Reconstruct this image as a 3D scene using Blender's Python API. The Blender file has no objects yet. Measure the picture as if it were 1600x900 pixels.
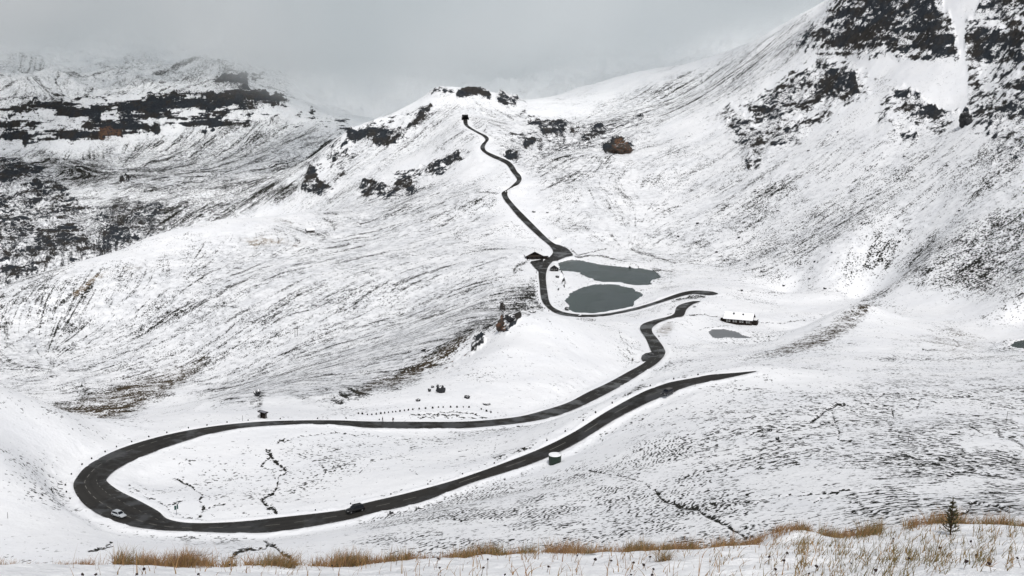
import bpy, bmesh, math, random, time
import numpy as np
from mathutils import Vector, Matrix, noise as mnoise

T0 = time.time()
scene = bpy.context.scene
col = scene.collection
rng = np.random.default_rng(7)
random.seed(7)

# ------------------------------------------------------------------ camera
FPX = 1931.0                      # focal length in pixels of the 1600 px photograph
PITCH = math.radians(11.7)
CS, SN = math.cos(PITCH), math.sin(PITCH)


def ray(px, py):
    u, v = (px - 800) / FPX, (450 - py) / FPX
    return u, CS + v * SN, v * CS - SN


def at_y(px, py, Y):              # point on the sight line at forward distance Y
    a, b, c = ray(px, py)
    return np.array((a / b * Y, Y, c / b * Y))


def at_z(px, py, z):              # point on the sight line at height z
    a, b, c = ray(px, py)
    k = z / c
    return np.array((a * k, b * k, z))


def project(x, y, z):
    d = y * CS - z * SN
    return 800 + FPX * x / d, 450 - FPX * (y * SN + z * CS) / d


cam_d = bpy.data.cameras.new("camera")
cam = bpy.data.objects.new("camera", cam_d)
col.objects.link(cam)
cam.rotation_euler = (math.pi / 2 - PITCH, 0, 0)
cam_d.sensor_width = 36
cam_d.lens = 36 * FPX / 1600
cam_d.clip_start = 0.1
cam_d.clip_end = 20000
scene.camera = cam

# ------------------------------------------------------------------ numpy noise


def _hash(ix, iy, seed):
    h = (ix.astype(np.int64) * 374761393 + iy.astype(np.int64) * 668265263 + seed * 1442695041) & 0xFFFFFFFF
    h = ((h ^ (h >> 13)) * 1274126177) & 0xFFFFFFFF
    h = (h ^ (h >> 16)) & 0xFFFFFFFF
    return (h / 4294967295.0).astype(np.float32)


def vnoise(x, y, seed):           # smooth lattice noise in -1..1
    ix, iy = np.floor(x), np.floor(y)
    fx, fy = (x - ix).astype(np.float32), (y - iy).astype(np.float32)
    fx = fx * fx * fx * (fx * (fx * 6 - 15) + 10)
    fy = fy * fy * fy * (fy * (fy * 6 - 15) + 10)
    a, b = _hash(ix, iy, seed), _hash(ix + 1, iy, seed)
    c, d = _hash(ix, iy + 1, seed), _hash(ix + 1, iy + 1, seed)
    return ((a + (b - a) * fx) * (1 - fy) + (c + (d - c) * fx) * fy) * 2 - 1


def fbm(x, y, wl, octaves, seed, gain=.5):
    r, a, f = 0, 1.0, 1.0 / wl
    ca, sa = math.cos(.6), math.sin(.6)
    for k in range(octaves):
        r = r + a * vnoise(x * f + 17.3 * k, y * f - 9.1 * k, seed + k)
        x, y = x * ca - y * sa, x * sa + y * ca
        a *= gain
        f *= 2.03
    return r


def ridged(x, y, wl, octaves, seed, gain=.55):
    r, a, f = 0, 1.0, 1.0 / wl
    ca, sa = math.cos(.8), math.sin(.8)
    for k in range(octaves):
        r = r + a * (1 - 2 * np.abs(vnoise(x * f + 5.3 * k, y * f + 3.1 * k, seed + k)))
        x, y = x * ca - y * sa, x * sa + y * ca
        a *= gain
        f *= 2.1
    return r


def sstep(a, b, x):
    t = np.clip((x - a) / (b - a), 0, 1)
    return t * t * (3 - 2 * t)


# ------------------------------------------------------------------ roads: edge pairs traced as (edge, other edge, height)
ROAD_A = [
    (1183, 579.3, 1181, 580.2, -98), (1146, 582.6, 1142, 588.5, -98.5), (1110, 585.4, 1112, 594.5, -99), (1080, 591, 1083, 600.5, -99.7),
    (1050, 596.5, 1062, 607.8, -100.5), (1029, 603, 1042, 617, -101.5), (1000, 614.5, 1015, 627, -102.5),
    (947, 643.4, 962, 654, -104.5), (900, 673, 916, 683, -106.5), (853, 697, 872, 706.5, -108),
    (800, 718.5, 816, 729, -109.5), (720, 747, 738, 753.5, -111.3), (643, 768.6, 657, 784, -112.5),
    (566, 787, 578, 802, -113.8), (533, 797, 540, 812, -114.2), (434, 808.6, 440, 829, -115),
    (367, 815.3, 375, 832, -115.5), (300, 817, 300, 829.5, -116), (263, 811, 245, 827, -116.3),
    (247, 798.6, 195, 819, -116.6), (217, 782, 150, 801, -117), (187, 767, 126, 782, -117.3),
    (168.6, 753.5, 115, 762, -117.6), (168, 746, 119, 747, -117.8), (187, 730, 140, 725, -118.2),
    (233, 708.5, 190, 700, -118.7), (300, 685, 262, 679, -119.3), (367, 669.4, 340, 665, -120),
    (434, 663.4, 420, 658, -120.8), (517, 662.5, 515, 656.5, -122), (575, 667.5, 575, 658.3, -123.2),
    (640, 669, 640, 658.8, -124.5), (720, 668.5, 720, 658.7, -126), (770, 665, 770, 655.5, -127.2),
    (826, 658.5, 815, 650, -128.3), (869, 649.5, 853, 640, -129.5), (905, 636, 887, 629, -131),
    (938, 620, 920, 612, -133), (972, 602, 950, 598, -135), (1000, 584.5, 980, 581.6, -137.2),
    (1027, 567, 1006, 567, -139), (1039, 553, 1018, 555, -140.5), (1037, 543, 1017, 548, -141.5),
    (1028, 530, 1008, 527, -143.4), (1019, 518, 1000, 514, -144.8), (1022, 509, 1004.5, 506, -145.6),
    (1040, 499.5, 1023, 499.5, -146.6), (1056, 495.5, 1042, 495, -147.3), (1068, 493, 1053, 490, -148),
    (1073, 483, 1057, 480, -149.2), (1082, 475.5, 1066, 474.5, -150), (1095, 470.2, 1083, 470.3, -150.8)]
ROAD_B = [
    (1122, 458.2, 1121, 459.4, -155), (1110, 455, 1108, 461, -155.8), (1086, 453.8, 1088, 459.3, -157),
    (1069, 456, 1073, 460.3, -158), (1052, 461, 1051, 466.5, -159), (1028, 469.8, 1027, 474, -160),
    (1000, 478.5, 1000, 482.3, -161.3), (968, 486, 968, 489.3, -162.5), (942, 490.3, 942, 493.6, -163.3),
    (915, 491.6, 915, 495, -164), (890, 489.3, 884, 492.8, -164.4), (874, 485, 866, 488, -164.6),
    (863, 478.5, 853, 478.5, -164.8), (858, 470, 847, 470, -164.9), (856, 460, 844.5, 460, -165),
    (853.5, 442, 843, 444, -165), (853.3, 428, 841.5, 426, -165), (857, 416, 844, 416, -165),
    (864, 408, 850, 407, -165), (873, 400, 859, 401, -165), (878, 392, 864, 394, -164.5),
    (873, 384, 861, 386.5, -163.8), (864, 379, 852, 378, -162.5), (853, 370, 842, 370, -161),
    (833, 350, 823, 352, -156), (820, 337, 809, 338, -151.8), (806.7, 323.4, 797.5, 324, -147.6),
    (797, 312, 789, 313.5, -144.2), (793, 305, 784.5, 305.5, -141.8), (794, 299, 784.5, 300.5, -140),
    (802, 292.8, 793, 295.5, -137.8), (811, 287, 803, 286.8, -135.2), (815, 280, 807.7, 281, -133.3),
    (813, 273.5, 805, 275, -131), (808, 268, 799, 267.8, -128.5), (802, 258, 792, 257.5, -125.5),
    (794, 251, 781, 251, -123.2), (781, 245.5, 766, 244.3, -121), (762, 237, 754, 236.5, -117.8),
    (757.5, 231, 750.5, 230.5, -115), (759, 225, 753, 225, -112.8), (763.8, 217.5, 758.5, 218.5, -109.5),
    (760, 212, 755, 212.8, -106.8), (750, 207, 744, 206.8, -104.8), (737.5, 200, 731.5, 199.8, -102),
    (731.5, 195, 725.5, 194.5, -100), (730.5, 190, 724, 189.5, -98), (730, 186.5, 724, 186.2, -96.3)]


def catmull(P, n):
    P = np.asarray(P, float)
    Q = np.vstack([2 * P[0] - P[1], P, 2 * P[-1] - P[-2]])
    out = []
    for i in range(1, len(Q) - 2):
        p0, p1, p2, p3 = Q[i - 1], Q[i], Q[i + 1], Q[i + 2]
        for k in range(n):
            t = k / n
            out.append(.5 * (2 * p1 + (p2 - p0) * t + (2 * p0 - 5 * p1 + 4 * p2 - p3) * t * t + (3 * p1 - p0 - 3 * p2 + p3) * t ** 3))
    out.append(Q[-2])
    return np.array(out)


def road_edges(R, n=8):
    L = np.array([at_z(a, b, z) for a, b, c, d, z in R])
    Rr = np.array([at_z(c, d, z) for a, b, c, d, z in R])
    return catmull(L, n), catmull(Rr, n)


RA, RB = road_edges(ROAD_A), road_edges(ROAD_B)
APRONS = [
    ([(866, 381), (875, 383), (885, 387), (890, 391), (895, 397), (895, 399), (885, 401), (872, 406.5), (862, 408), (866, 395)], -164.6),
    ([(849, 404.5), (842, 406), (830, 408), (828.5, 410), (835, 418), (842.5, 425), (848, 416)], -164.97),
    ([(1010, 567), (1004, 564.5), (1001.7, 560), (1003, 555.5), (1008, 552), (1020, 549.5), (1024, 557)], -140.35)]
APRON_W = [np.array([at_z(a, b, z) for a, b in P]) for P, z in APRONS]

# water outlines (px) and levels
LAKE_Z = -166.6
LAKES = [
    ([(885, 470), (893, 460), (903, 452.5), (925, 446), (940, 443.5), (962, 444.5), (985, 448.5), (990, 454), (1003, 460.5), (997, 466), (990, 472), (987.5, 478), (968, 485.3), (945, 489.5), (920, 491), (898, 489.5), (888, 485), (890, 479)], LAKE_Z, .75),
    ([(873, 411), (882, 408.2), (895, 406), (910, 407.3), (925, 411), (945, 414.5), (965, 416.5), (985, 418.2), (1005, 420), (1020, 423.5), (1031, 432), (1027, 436), (1016, 439), (1015, 445), (990, 446), (968, 442), (941, 441), (925, 436), (910, 428.5), (895, 424.5), (876, 423.5), (875, 417)], LAKE_Z, .75),
    ([(1108, 518), (1118, 515.3), (1133, 515), (1147, 517.5), (1160, 523.5), (1171, 528.5), (1150, 529.2), (1127, 528), (1114, 525)], -149.9, .4),
    ([(1578, 540), (1590, 533), (1615, 531), (1625, 540), (1600, 546)], -124.0, .4)]

# ------------------------------------------------------------------ terrain control points
CP = []                            # (x, y, z)


def P(*trip):
    for px, py, Y in trip:
        CP.append(at_y(px, py, Y))


def PZ(*trip):
    for px, py, z in trip:
        CP.append(at_z(px, py, z))


def W(*trip):
    CP.extend(np.array(t, float) for t in trip)


for L, R in (RA, RB):
    for k in range(0, len(L), 8):
        CP.append(L[k])
        if np.linalg.norm(L[k] - R[k]) > 3:
            CP.append(R[k])
# the bank in front and the slope that drops away behind its edge
W((-4, -12, 1.2), (4, -12, 1.4), (-2, 0, -1.75), (3, 0, -1.65), (-8, 0, -2.2), (9, 0, -1.3))
P((0, 905, 8.5), (250, 905, 9), (420, 900, 10), (600, 900, 10.5), (800, 900, 10), (1000, 900, 9.8), (1200, 900, 9.6), (1400, 900, 9.4), (1600, 900, 9.2), (-150, 905, 8.5), (1750, 890, 9))
P((0, 893, 12), (250, 893, 12.5), (420, 890, 13), (600, 885, 13.5), (800, 879, 14.5), (1000, 878, 14.5), (1200, 868, 15), (1400, 858, 15.5), (1500, 851, 16), (1600, 847, 16), (1750, 843, 16), (-150, 895, 12))
for px, py, Y in ((0, 893, 12), (250, 893, 12.5), (420, 890, 13), (600, 885, 13.5), (800, 879, 14.5), (1000, 878, 14.5), (1200, 868, 15), (1400, 858, 15.5), (1500, 851, 16), (1600, 847, 16), (1750, 843, 16), (-150, 895, 12)):
    p = at_y(px, py, Y)
    W((p[0] * 1.15, p[1] + 4, p[2] - 2.9), (p[0] * 2, p[1] + 16, p[2] - 10), (p[0] * 4, p[1] + 48, p[2] - 29))
# right near slope
P((600, 845, 215), (800, 840, 205), (1000, 835, 190), (1200, 830, 175), (1400, 822, 160), (1600, 815, 150), (300, 855, 235), (100, 865, 240), (0, 868, 240), (-150, 870, 240), (1750, 810, 150))
P((600, 815, 252), (720, 790, 257), (900, 790, 232), (900, 740, 280), (1000, 690, 288), (1050, 750, 240), (1200, 760, 217), (1200, 700, 255), (1400, 760, 198), (1400, 700, 240), (1400, 650, 288), (1600, 740, 208), (1600, 680, 255), (1600, 620, 310), (1100, 650, 305), (1250, 620, 320), (1200, 590, 348), (1750, 700, 250), (1750, 600, 330))
# left near hill, inner loop
P((0, 615, 345), (100, 650, 350), (180, 688, 353), (0, 700, 305), (60, 760, 290), (0, 800, 268), (100, 840, 255), (-150, 560, 350), (-150, 700, 290))
P((300, 770, 305), (400, 740, 325), (500, 720, 335), (600, 720, 330), (480, 780, 298), (650, 700, 350), (750, 690, 350), (850, 665, 375), (230, 750, 320), (760, 715, 323), (930, 640, 380), (1000, 600, 425))
# behind the near hill
P((60, 640, 700), (0, 600, 790), (150, 657, 710), (250, 612, 770), (350, 592, 790), (560, 542, 765), (650, 515, 755), (720, 490, 745), (250, 640, 610), (350, 615, 600), (480, 590, 560), (600, 560, 570), (680, 535, 590))
W((-170, 430, -150), (-130, 430, -150), (-225, 450, -150))
P((300, 640, 440), (420, 640, 408), (413, 622, 430), (250, 660, 410), (520, 640, 412), (560, 605, 470), (640, 600, 455), (700, 575, 490), (690, 615, 425), (760, 640, 410))
# white hillock with the steep left flank
P((830, 490, 525), (808, 490, 522), (870, 497, 530), (780, 500, 530), (800, 540, 485), (900, 560, 490), (860, 600, 445), (960, 560, 515), (930, 510, 560), (990, 540, 555), (745, 545, 515), (750, 580, 460), (900, 500, 555))
P((830, 484, 690), (770, 483, 710), (800, 455, 790), (880, 497, 680), (960, 497, 660))
# lodge shelf, pond, moraine
P((1155, 507, 640), (1200, 500, 648), (1100, 500, 640), (1060, 540, 560), (1100, 560, 500), (1150, 552, 520), (1150, 475, 705), (1200, 470, 740), (1100, 480, 680), (1060, 510, 600))
P((1345, 477, 592), (1320, 487, 578), (1290, 502, 562), (1260, 519, 545), (1235, 534, 528), (1325, 479, 705), (1300, 487, 695), (1270, 500, 672), (1240, 515, 640), (1210, 535, 585), (1370, 480, 595), (1330, 500, 560), (1330, 540, 490), (1270, 555, 470), (1400, 500, 590), (1450, 505, 590), (1500, 500, 610), (1400, 545, 480), (1500, 540, 500), (1570, 510, 580), (1600, 500, 590), (1590, 540, 520), (1500, 580, 400), (1600, 560, 440), (1300, 580, 400), (1400, 590, 370), (1250, 560, 450))
PZ((1108, 533, -149.2), (1150, 535, -149.2), (1180, 531, -149.4), (1092, 522, -149.3), (1110, 512, -149.6), (1140, 512, -149.7))
P((1340, 468, 760), (1280, 470, 740), (1240, 462, 790))
# valley floor and lakes
PZ((1060, 445, -164), (1040, 425, -165), (1000, 400, -164.5), (920, 400, -165.5), (1120, 440, -162), (1200, 452, -161), (1300, 455, -158), (880, 440, -165.8), (900, 430, -165.8), (865, 450, -165.6), (870, 470, -165.6), (1010, 455, -165.5), (1000, 475, -164.5), (950, 460, -166), (980, 430, -166))
# right mountain
P((900, 360, 985), (960, 380, 965), (1050, 390, 940), (1150, 410, 880), (900, 300, 1080), (1050, 300, 1080), (1200, 300, 980), (1200, 400, 865), (1200, 200, 1120), (1200, 100, 1300), (1300, 300, 915), (1300, 400, 800), (1400, 300, 850), (1400, 200, 950), (1400, 100, 1060), (1400, 0, 1160), (1400, -120, 1260), (1600, 300, 735), (1600, 200, 815), (1600, 100, 900), (1600, 0, 990), (1600, -120, 1080), (1600, 400, 660), (1600, 470, 600), (1450, 400, 725), (1400, 450, 705), (1500, 470, 650), (1500, 300, 790), (1500, 150, 950), (1800, 300, 640), (1800, 100, 780), (1800, -100, 900), (1750, 450, 560), (1300, 100, 1180), (1300, 200, 1030))
P((1260, 18, 1420), (1205, 48, 1500), (1150, 76, 1590), (1080, 103, 1700), (1000, 130, 1850), (1330, -28, 1340), (900, 155, 1800), (860, 160, 1700), (1000, 200, 1330), (1100, 200, 1230), (1100, 130, 1480), (1400, -110, 1330))
W((420, 1640, -40), (480, 1560, -5), (330, 1950, -110), (250, 2200, -150), (120, 2200, -160), (600, 1520, 40), (700, 2000, -60), (0, 2000, -170), (900, 1400, 140))
# tunnel knoll and its ridge
P((690, 139, 1540), (735, 143, 1520), (760, 152, 1510), (785, 148, 1520), (815, 160, 1540), (720, 172, 1450), (728, 180, 1432), (770, 185, 1430), (640, 172, 1520), (600, 195, 1500), (540, 212, 1520), (520, 240, 1500), (485, 285, 1450), (700, 200, 1400), (650, 230, 1400), (600, 250, 1400), (850, 205, 1350), (970, 230, 1250), (900, 250, 1190), (800, 232, 1265), (850, 260, 1180), (700, 260, 1270), (650, 290, 1240), (560, 310, 1290), (740, 290, 1140), (840, 310, 1080))
W((-130, 1750, -170), (-20, 1750, -150), (-250, 1700, -190), (40, 1780, -150))
# big left slope with its crest, far flank behind
P((700, 330, 1075), (760, 340, 1045), (600, 350, 1110), (740, 400, 920), (800, 400, 905), (650, 420, 910), (760, 450, 815), (600, 450, 880), (500, 400, 1000), (500, 360, 1100), (550, 500, 835), (400, 450, 930), (300, 450, 960), (400, 520, 855), (300, 520, 880), (200, 480, 940), (100, 500, 930), (200, 560, 850), (100, 560, 860), (0, 500, 925), (0, 560, 855), (450, 560, 790), (-150, 500, 940), (-150, 580, 830), (300, 400, 1030), (650, 480, 835))
P((0, 455, 970), (70, 424, 1010), (140, 405, 1040), (220, 378, 1090), (300, 356, 1130), (380, 345, 1165), (460, 335, 1200), (540, 330, 1190), (-150, 500, 930))
W((-430, 1130, -285), (-380, 1200, -275), (-330, 1250, -262), (-280, 1320, -245), (-520, 1100, -300))
P((0, 430, 1330), (100, 390, 1390), (200, 350, 1480), (300, 310, 1570), (400, 290, 1560), (440, 310, 1450), (0, 350, 1500), (100, 330, 1620), (200, 300, 1680), (300, 285, 1700), (250, 292, 1690), (-150, 420, 1350), (-150, 330, 1500), (500, 300, 1400))
P((0, 290, 1800), (100, 260, 1960), (200, 240, 2080), (300, 250, 1980), (400, 240, 1950), (480, 230, 1850), (60, 225, 2110), (200, 222, 2110), (300, 200, 2110), (400, 195, 2060), (480, 195, 1990), (530, 205, 1900))
P((0, 195, 2190), (100, 185, 2170), (200, 185, 2170), (300, 165, 2180), (400, 160, 2140), (0, 165, 2230), (100, 162, 2250), (220, 160, 2260), (350, 145, 2220), (440, 165, 2130), (500, 185, 2080), (0, 115, 2700), (120, 118, 2700), (230, 122, 2650), (350, 118, 2480), (285, 90, 2950), (-150, 190, 2280), (-150, 110, 2650), (560, 190, 2300), (650, 170, 2400))
W((-1500, 2000, -100), (-1600, 2900, 60), (-900, 3300, 120), (-300, 3300, 120), (200, 3200, 60), (900, 3000, 100), (1500, 2400, 150), (-200, 4400, 100), (-1800, 4400, 120), (1800, 4400, 120))
CP = np.array(CP)


class Surf:
    """thin plate spline of height / range over (bearing, log range)"""

    def __init__(s, pts, lam):
        R = pts[:, 1] + 20
        s.c = np.stack([pts[:, 0] / R * 1.0, np.log(R)], 1)
        e = pts[:, 2] / R
        n = len(pts)
        d2 = ((s.c[:, None] - s.c[None]) ** 2).sum(-1)
        K = .5 * d2 * np.log(d2 + 1e-12) + lam * np.eye(n)
        Q = np.hstack([np.ones((n, 1)), s.c])
        A = np.block([[K, Q], [Q.T, np.zeros((3, 3))]])
        s.w = np.linalg.solve(A, np.concatenate([e, np.zeros(3)]))

    def e(s, a, t):
        sh = a.shape
        a, t = a.ravel(), t.ravel()
        out = np.empty(len(a))
        for i in range(0, len(a), 20000):
            d2 = (a[i:i + 20000, None] - s.c[None, :, 0]) ** 2 + (t[i:i + 20000, None] - s.c[None, :, 1]) ** 2
            out[i:i + 20000] = (.5 * d2 * np.log(d2 + 1e-12)) @ s.w[:-3]
        out += s.w[-3] + s.w[-2] * a + s.w[-1] * t
        return out.reshape(sh)


# merge control points that nearly coincide
keep, seen = [], []
for p in CP:
    R = p[1] + 20
    c = (p[0] / R, math.log(R))
    if all((c[0] - q[0]) ** 2 + (c[1] - q[1]) ** 2 > .004 ** 2 for q in seen):
        seen.append(c)
        keep.append(p)
surf = Surf(np.array(keep), 2e-6)

# grid: columns in bearing, rows in log range
QUAL = 1.0
sc = np.concatenate([np.linspace(-.66, -.47, 30)[:-1], np.linspace(-.47, .47, int(1060 * QUAL)), np.linspace(.47, .66, 30)[1:]])


def seg(y0, y1, n):
    return np.linspace(math.log(y0 + 20), math.log(y1 + 20), max(3, int(n * QUAL)), endpoint=False)


tr = np.concatenate([seg(-12, 7, 14), seg(7, 20, 150), seg(20, 150, 36), seg(150, 420, 430), seg(420, 1000, 420), seg(1000, 1600, 260), seg(1600, 2400, 200), seg(2400, 4400, 170)])
NC, NR = len(sc), len(tr)
# coarse evaluation, then cubic upsampling per axis
cs_ = np.linspace(sc[0], sc[-1], 240)
ct_ = np.linspace(tr[0], tr[-1], 330)
CE = surf.e(*np.meshgrid(cs_, ct_))


def up(vals, xo, xn):              # cubic resampling along the last axis
    h = xo[1] - xo[0]
    f = (xn - xo[0]) / h
    i = np.clip(np.floor(f).astype(int), 0, len(xo) - 2)
    t = f - i
    g = lambda k: vals[:, np.clip(i + k, 0, len(xo) - 1)]
    p0, p1, p2, p3 = g(-1), g(0), g(1), g(2)
    return .5 * (2 * p1 + (p2 - p0) * t + (2 * p0 - 5 * p1 + 4 * p2 - p3) * t ** 2 + (3 * p1 - p0 - 3 * p2 + p3) * t ** 3)


E = up(up(CE, cs_, sc).T, ct_, tr).T
S, T = np.meshgrid(sc, tr)
RNG = np.exp(T)
X, Y = S * RNG, RNG - 20
Z = E * RNG
print("terrain base", round(time.time() - T0, 1))

# ---- fast height lookup on the grid
fi_s = np.arange(NC)
fi_t = np.arange(NR)


def gidx(x, y):
    R = np.maximum(y + 20, 8.001)
    return np.interp(np.log(R), tr, fi_t), np.interp(x / R, sc, fi_s)


def sample(A, x, y):
    x, y = np.asarray(x, float), np.asarray(y, float)
    r, c = gidx(x, y)
    r0, c0 = np.clip(r.astype(int), 0, NR - 2), np.clip(c.astype(int), 0, NC - 2)
    a, b = r - r0, c - c0
    return (A[r0, c0] * (1 - b) + A[r0, c0 + 1] * b) * (1 - a) + (A[r0 + 1, c0] * (1 - b) + A[r0 + 1, c0 + 1] * b) * a


_HY = np.exp(np.linspace(math.log(8.5 + 20), math.log(3600 + 20), 2600)) - 20


def hit(px, py, ymin=8.5):         # first ground point on a sight line
    a, b, c = ray(px, py)
    ys = _HY[_HY >= ymin]
    g = sample(Z, a / b * ys, ys) - c / b * ys
    k = np.argmax(g > 0)
    if not g[k] > 0:
        return None
    if k == 0:
        yy = ys[0]
    else:
        yy = ys[k - 1] + (ys[k] - ys[k - 1]) * (-g[k - 1]) / (g[k] - g[k - 1])
    return np.array((a / b * yy, yy, c / b * yy))


# ------------------------------------------------------------------ surface masks, each an outline that lies on the ground
ZB = Z.copy()                       # base for placing outlines
PXb, PYb = project(X, Y, ZB)
# visible-from-the-valley-side test is replaced by a range window per outline


def _poly_mask(poly, soft, yr):
    poly = np.array(poly, float)
    x0, y0 = poly.min(0) - soft * 2 - 3
    x1, y1 = poly.max(0) + soft * 2 + 3
    m = (PXw > x0) & (PXw < x1) & (PYw > y0) & (PYw < y1) & (Y > yr[0]) & (Y < yr[1])
    idx = np.nonzero(m)
    if not len(idx[0]):
        return None
    qx, qy = PXw[idx], PYw[idx]
    inside = np.zeros(len(qx), bool)
    dmin = np.full(len(qx), 1e9)
    n = len(poly)
    for i in range(n):
        ax, ay = poly[i]
        bx, by = poly[(i + 1) % n]
        cond = ((ay > qy) != (by > qy))
        with np.errstate(divide='ignore', invalid='ignore'):
            xi = (bx - ax) * (qy - ay) / (by - ay + 1e-12) + ax
        inside ^= cond & (qx < xi)
        vx, vy = bx - ax, by - ay
        t = np.clip(((qx - ax) * vx + (qy - ay) * vy) / (vx * vx + vy * vy + 1e-9), 0, 1)
        dmin = np.minimum(dmin, np.hypot(qx - ax - t * vx, qy - ay - t * vy))
    sd = np.where(inside, dmin, -dmin)
    return idx, sstep(-soft, soft, sd)


def _yrange(pts):
    ys = [h[1] for h in (hit(a, min(b, 890)) for a, b in pts) if h is not None]
    if not ys:
        return (1000, 1600)
    return (np.percentile(ys, 15) * .80, np.percentile(ys, 85) * 1.22)


# wobble so that no outline has a straight edge (worked out on the ground, in metres)
wsc = np.maximum(Y, 60)
PXw = PXb + 8 * fbm(X / wsc, Y / wsc, .022, 6, 31, .62)
PYw = PYb + 6 * fbm(X / wsc, Y / wsc, .022, 6, 57, .62)

M = {k: np.zeros((NR, NC), np.float32) for k in ('rock', 'speck', 'strk', 'brown', 'dark', 'clean', 'terr', 'ochre')}


def area(kind, poly, val, soft=5, yr=None):
    r = _poly_mask(poly, soft, yr or _yrange(poly))
    if r is None:
        return
    idx, m = r
    M[kind][idx] = np.maximum(M[kind][idx], m * val)


def line(kind, pts, width, val, yr=None):
    pts = np.array(pts, float)
    yr = yr or _yrange(pts)
    x0, y0 = pts.min(0) - width * 3 - 8
    x1, y1 = pts.max(0) + width * 3 + 8
    m = (PXb > x0) & (PXb < x1) & (PYb > y0) & (PYb < y1) & (Y > yr[0]) & (Y < yr[1])
    idx = np.nonzero(m)
    if not len(idx[0]):
        return
    jx = 2.2 * fbm(X[idx] / wsc[idx], Y[idx] / wsc[idx], .006, 3, 77)
    jy = 1.6 * fbm(X[idx] / wsc[idx], Y[idx] / wsc[idx], .006, 3, 99)
    qx, qy = PXb[idx] + jx, PYb[idx] + jy
    d = np.full(len(qx), 1e9)
    for (ax, ay), (bx, by) in zip(pts[:-1], pts[1:]):
        vx, vy = bx - ax, by - ay
        t = np.clip(((qx - ax) * vx + (qy - ay) * vy) / (vx * vx + vy * vy + 1e-9), 0, 1)
        d = np.minimum(d, np.hypot(qx - ax - t * vx, qy - ay - t * vy))
    v = val * (1 - sstep(width * .2, width * 1.45, d))
    M[kind][idx] = np.maximum(M[kind][idx], v)


exec_masks = True
#MASKS_BEGIN
FAR = (1900, 3200)
for poly, v in (
        ([(-280, 200), (0, 196), (25, 190), (27, 200), (47, 203), (48, 222), (33, 228), (28, 221), (0, 224), (-280, 228)], .85),
        ([(5, 180), (50, 168), (100, 160), (116, 163), (50, 179), (10, 188)], .8),
        ([(46, 190), (75, 179), (110, 171), (155, 169), (164, 178), (150, 187), (100, 187), (50, 196)], .9),
        ([(75, 205), (110, 198), (150, 190), (156, 200), (153, 221), (145, 221), (110, 215), (95, 207)], .72),
        ([(152, 205), (165, 191), (180, 195), (200, 200), (199, 221), (152, 222)], .95),
        ([(168, 180), (205, 167), (232, 166), (250, 182), (250, 192), (240, 195), (200, 190), (170, 187)], .85),
        ([(225, 206), (250, 196), (251, 215), (240, 221), (226, 219)], .9),
        ([(226, 165), (270, 153), (330, 146), (360, 152), (295, 160), (262, 170), (292, 173), (262, 180), (236, 182), (226, 174)], .9),
        ([(316, 176), (350, 166), (362, 153), (398, 150), (456, 160), (450, 168), (420, 178), (390, 196), (375, 186), (360, 178), (330, 179)], .85),
        ([(330, 140), (350, 132), (385, 133), (400, 148), (360, 148)], .55),
        ([(200, 198), (232, 194), (235, 205), (215, 216), (202, 218)], .5)):
    area('rock', poly, v + .28, 5, FAR)
    area('speck', poly, .6, 8, FAR)
area('rock', [(-280, 165), (120, 150), (270, 148), (400, 140), (470, 165), (440, 185), (380, 200), (250, 205), (200, 225), (-280, 232)], .72, 12, FAR)
area('rock', [(-280, 250), (20, 245), (80, 270), (120, 300), (160, 330), (120, 345), (60, 360), (0, 400), (-280, 430)], .80, 14, (1250, 2300))
area('rock', [(130, 330), (200, 320), (260, 310), (250, 350), (220, 390), (165, 400), (150, 370)], .74, 14, (1250, 2300))
area('rock', [(440, 165), (500, 175), (560, 195), (540, 215), (480, 200), (430, 190)], .5, 10, (1500, 2600))
area('rock', [(1110, 175), (1200, 130), (1290, 80), (1360, 105), (1370, 150), (1300, 180), (1240, 225), (1180, 270), (1140, 230)], .60, 16, (700, 1500))
area('rock', [(1230, 70), (1290, 10), (1320, -60), (1480, -60), (1500, 90), (1460, 105), (1330, 95)], .62, 14, (700, 1500))
area('rock', [(1380, 140), (1430, 105), (1490, 110), (1500, 175), (1480, 210), (1410, 225), (1370, 200)], .55, 14, (560, 1500))
area('rock', [(1500, 20), (1880, -60), (1880, 260), (1560, 250), (1520, 200), (1500, 120)], .58, 16, (560, 1500))
area('rock', [(800, 180), (900, 185), (1000, 190), (1030, 200), (1000, 245), (930, 240), (800, 255), (775, 235)], .52, 10, (1000, 1700))
area('rock', [(470, 300), (480, 250), (540, 195), (640, 165), (690, 165), (640, 215), (560, 250), (520, 305)], .52, 10, (1100, 1800))
area('rock', [(550, 300), (640, 255), (740, 230), (745, 250), (660, 300), (580, 325)], .55, 10, (1100, 1800))
for x, y, r in ((272, 190, 2.5), (291, 190, 3.5), (310, 184, 3), (322, 207, 4.5), (336, 206, 4), (345, 188, 4), (428, 192, 5), (447, 190, 5), (433, 183, 4), (240, 232, 3), (204, 284, 5), (196, 288, 5), (488, 175, 4), (470, 180, 5), (455, 185, 4)):
    area('rock', [(x - r * 1.3, y), (x, y - r), (x + r * 1.3, y - 1), (x, y + r)], .95, 2, (1500, 2900))
area('ochre', [(153, 208), (196, 210), (196, 221), (153, 221)], .55, 3, FAR)
MIDL = (1250, 2300)
area('rock', [(0, 300), (20, 270), (35, 265), (60, 285), (75, 300), (100, 305), (100, 315), (72, 318), (72, 332), (30, 345), (0, 352)], .70, 8, MIDL)
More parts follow.
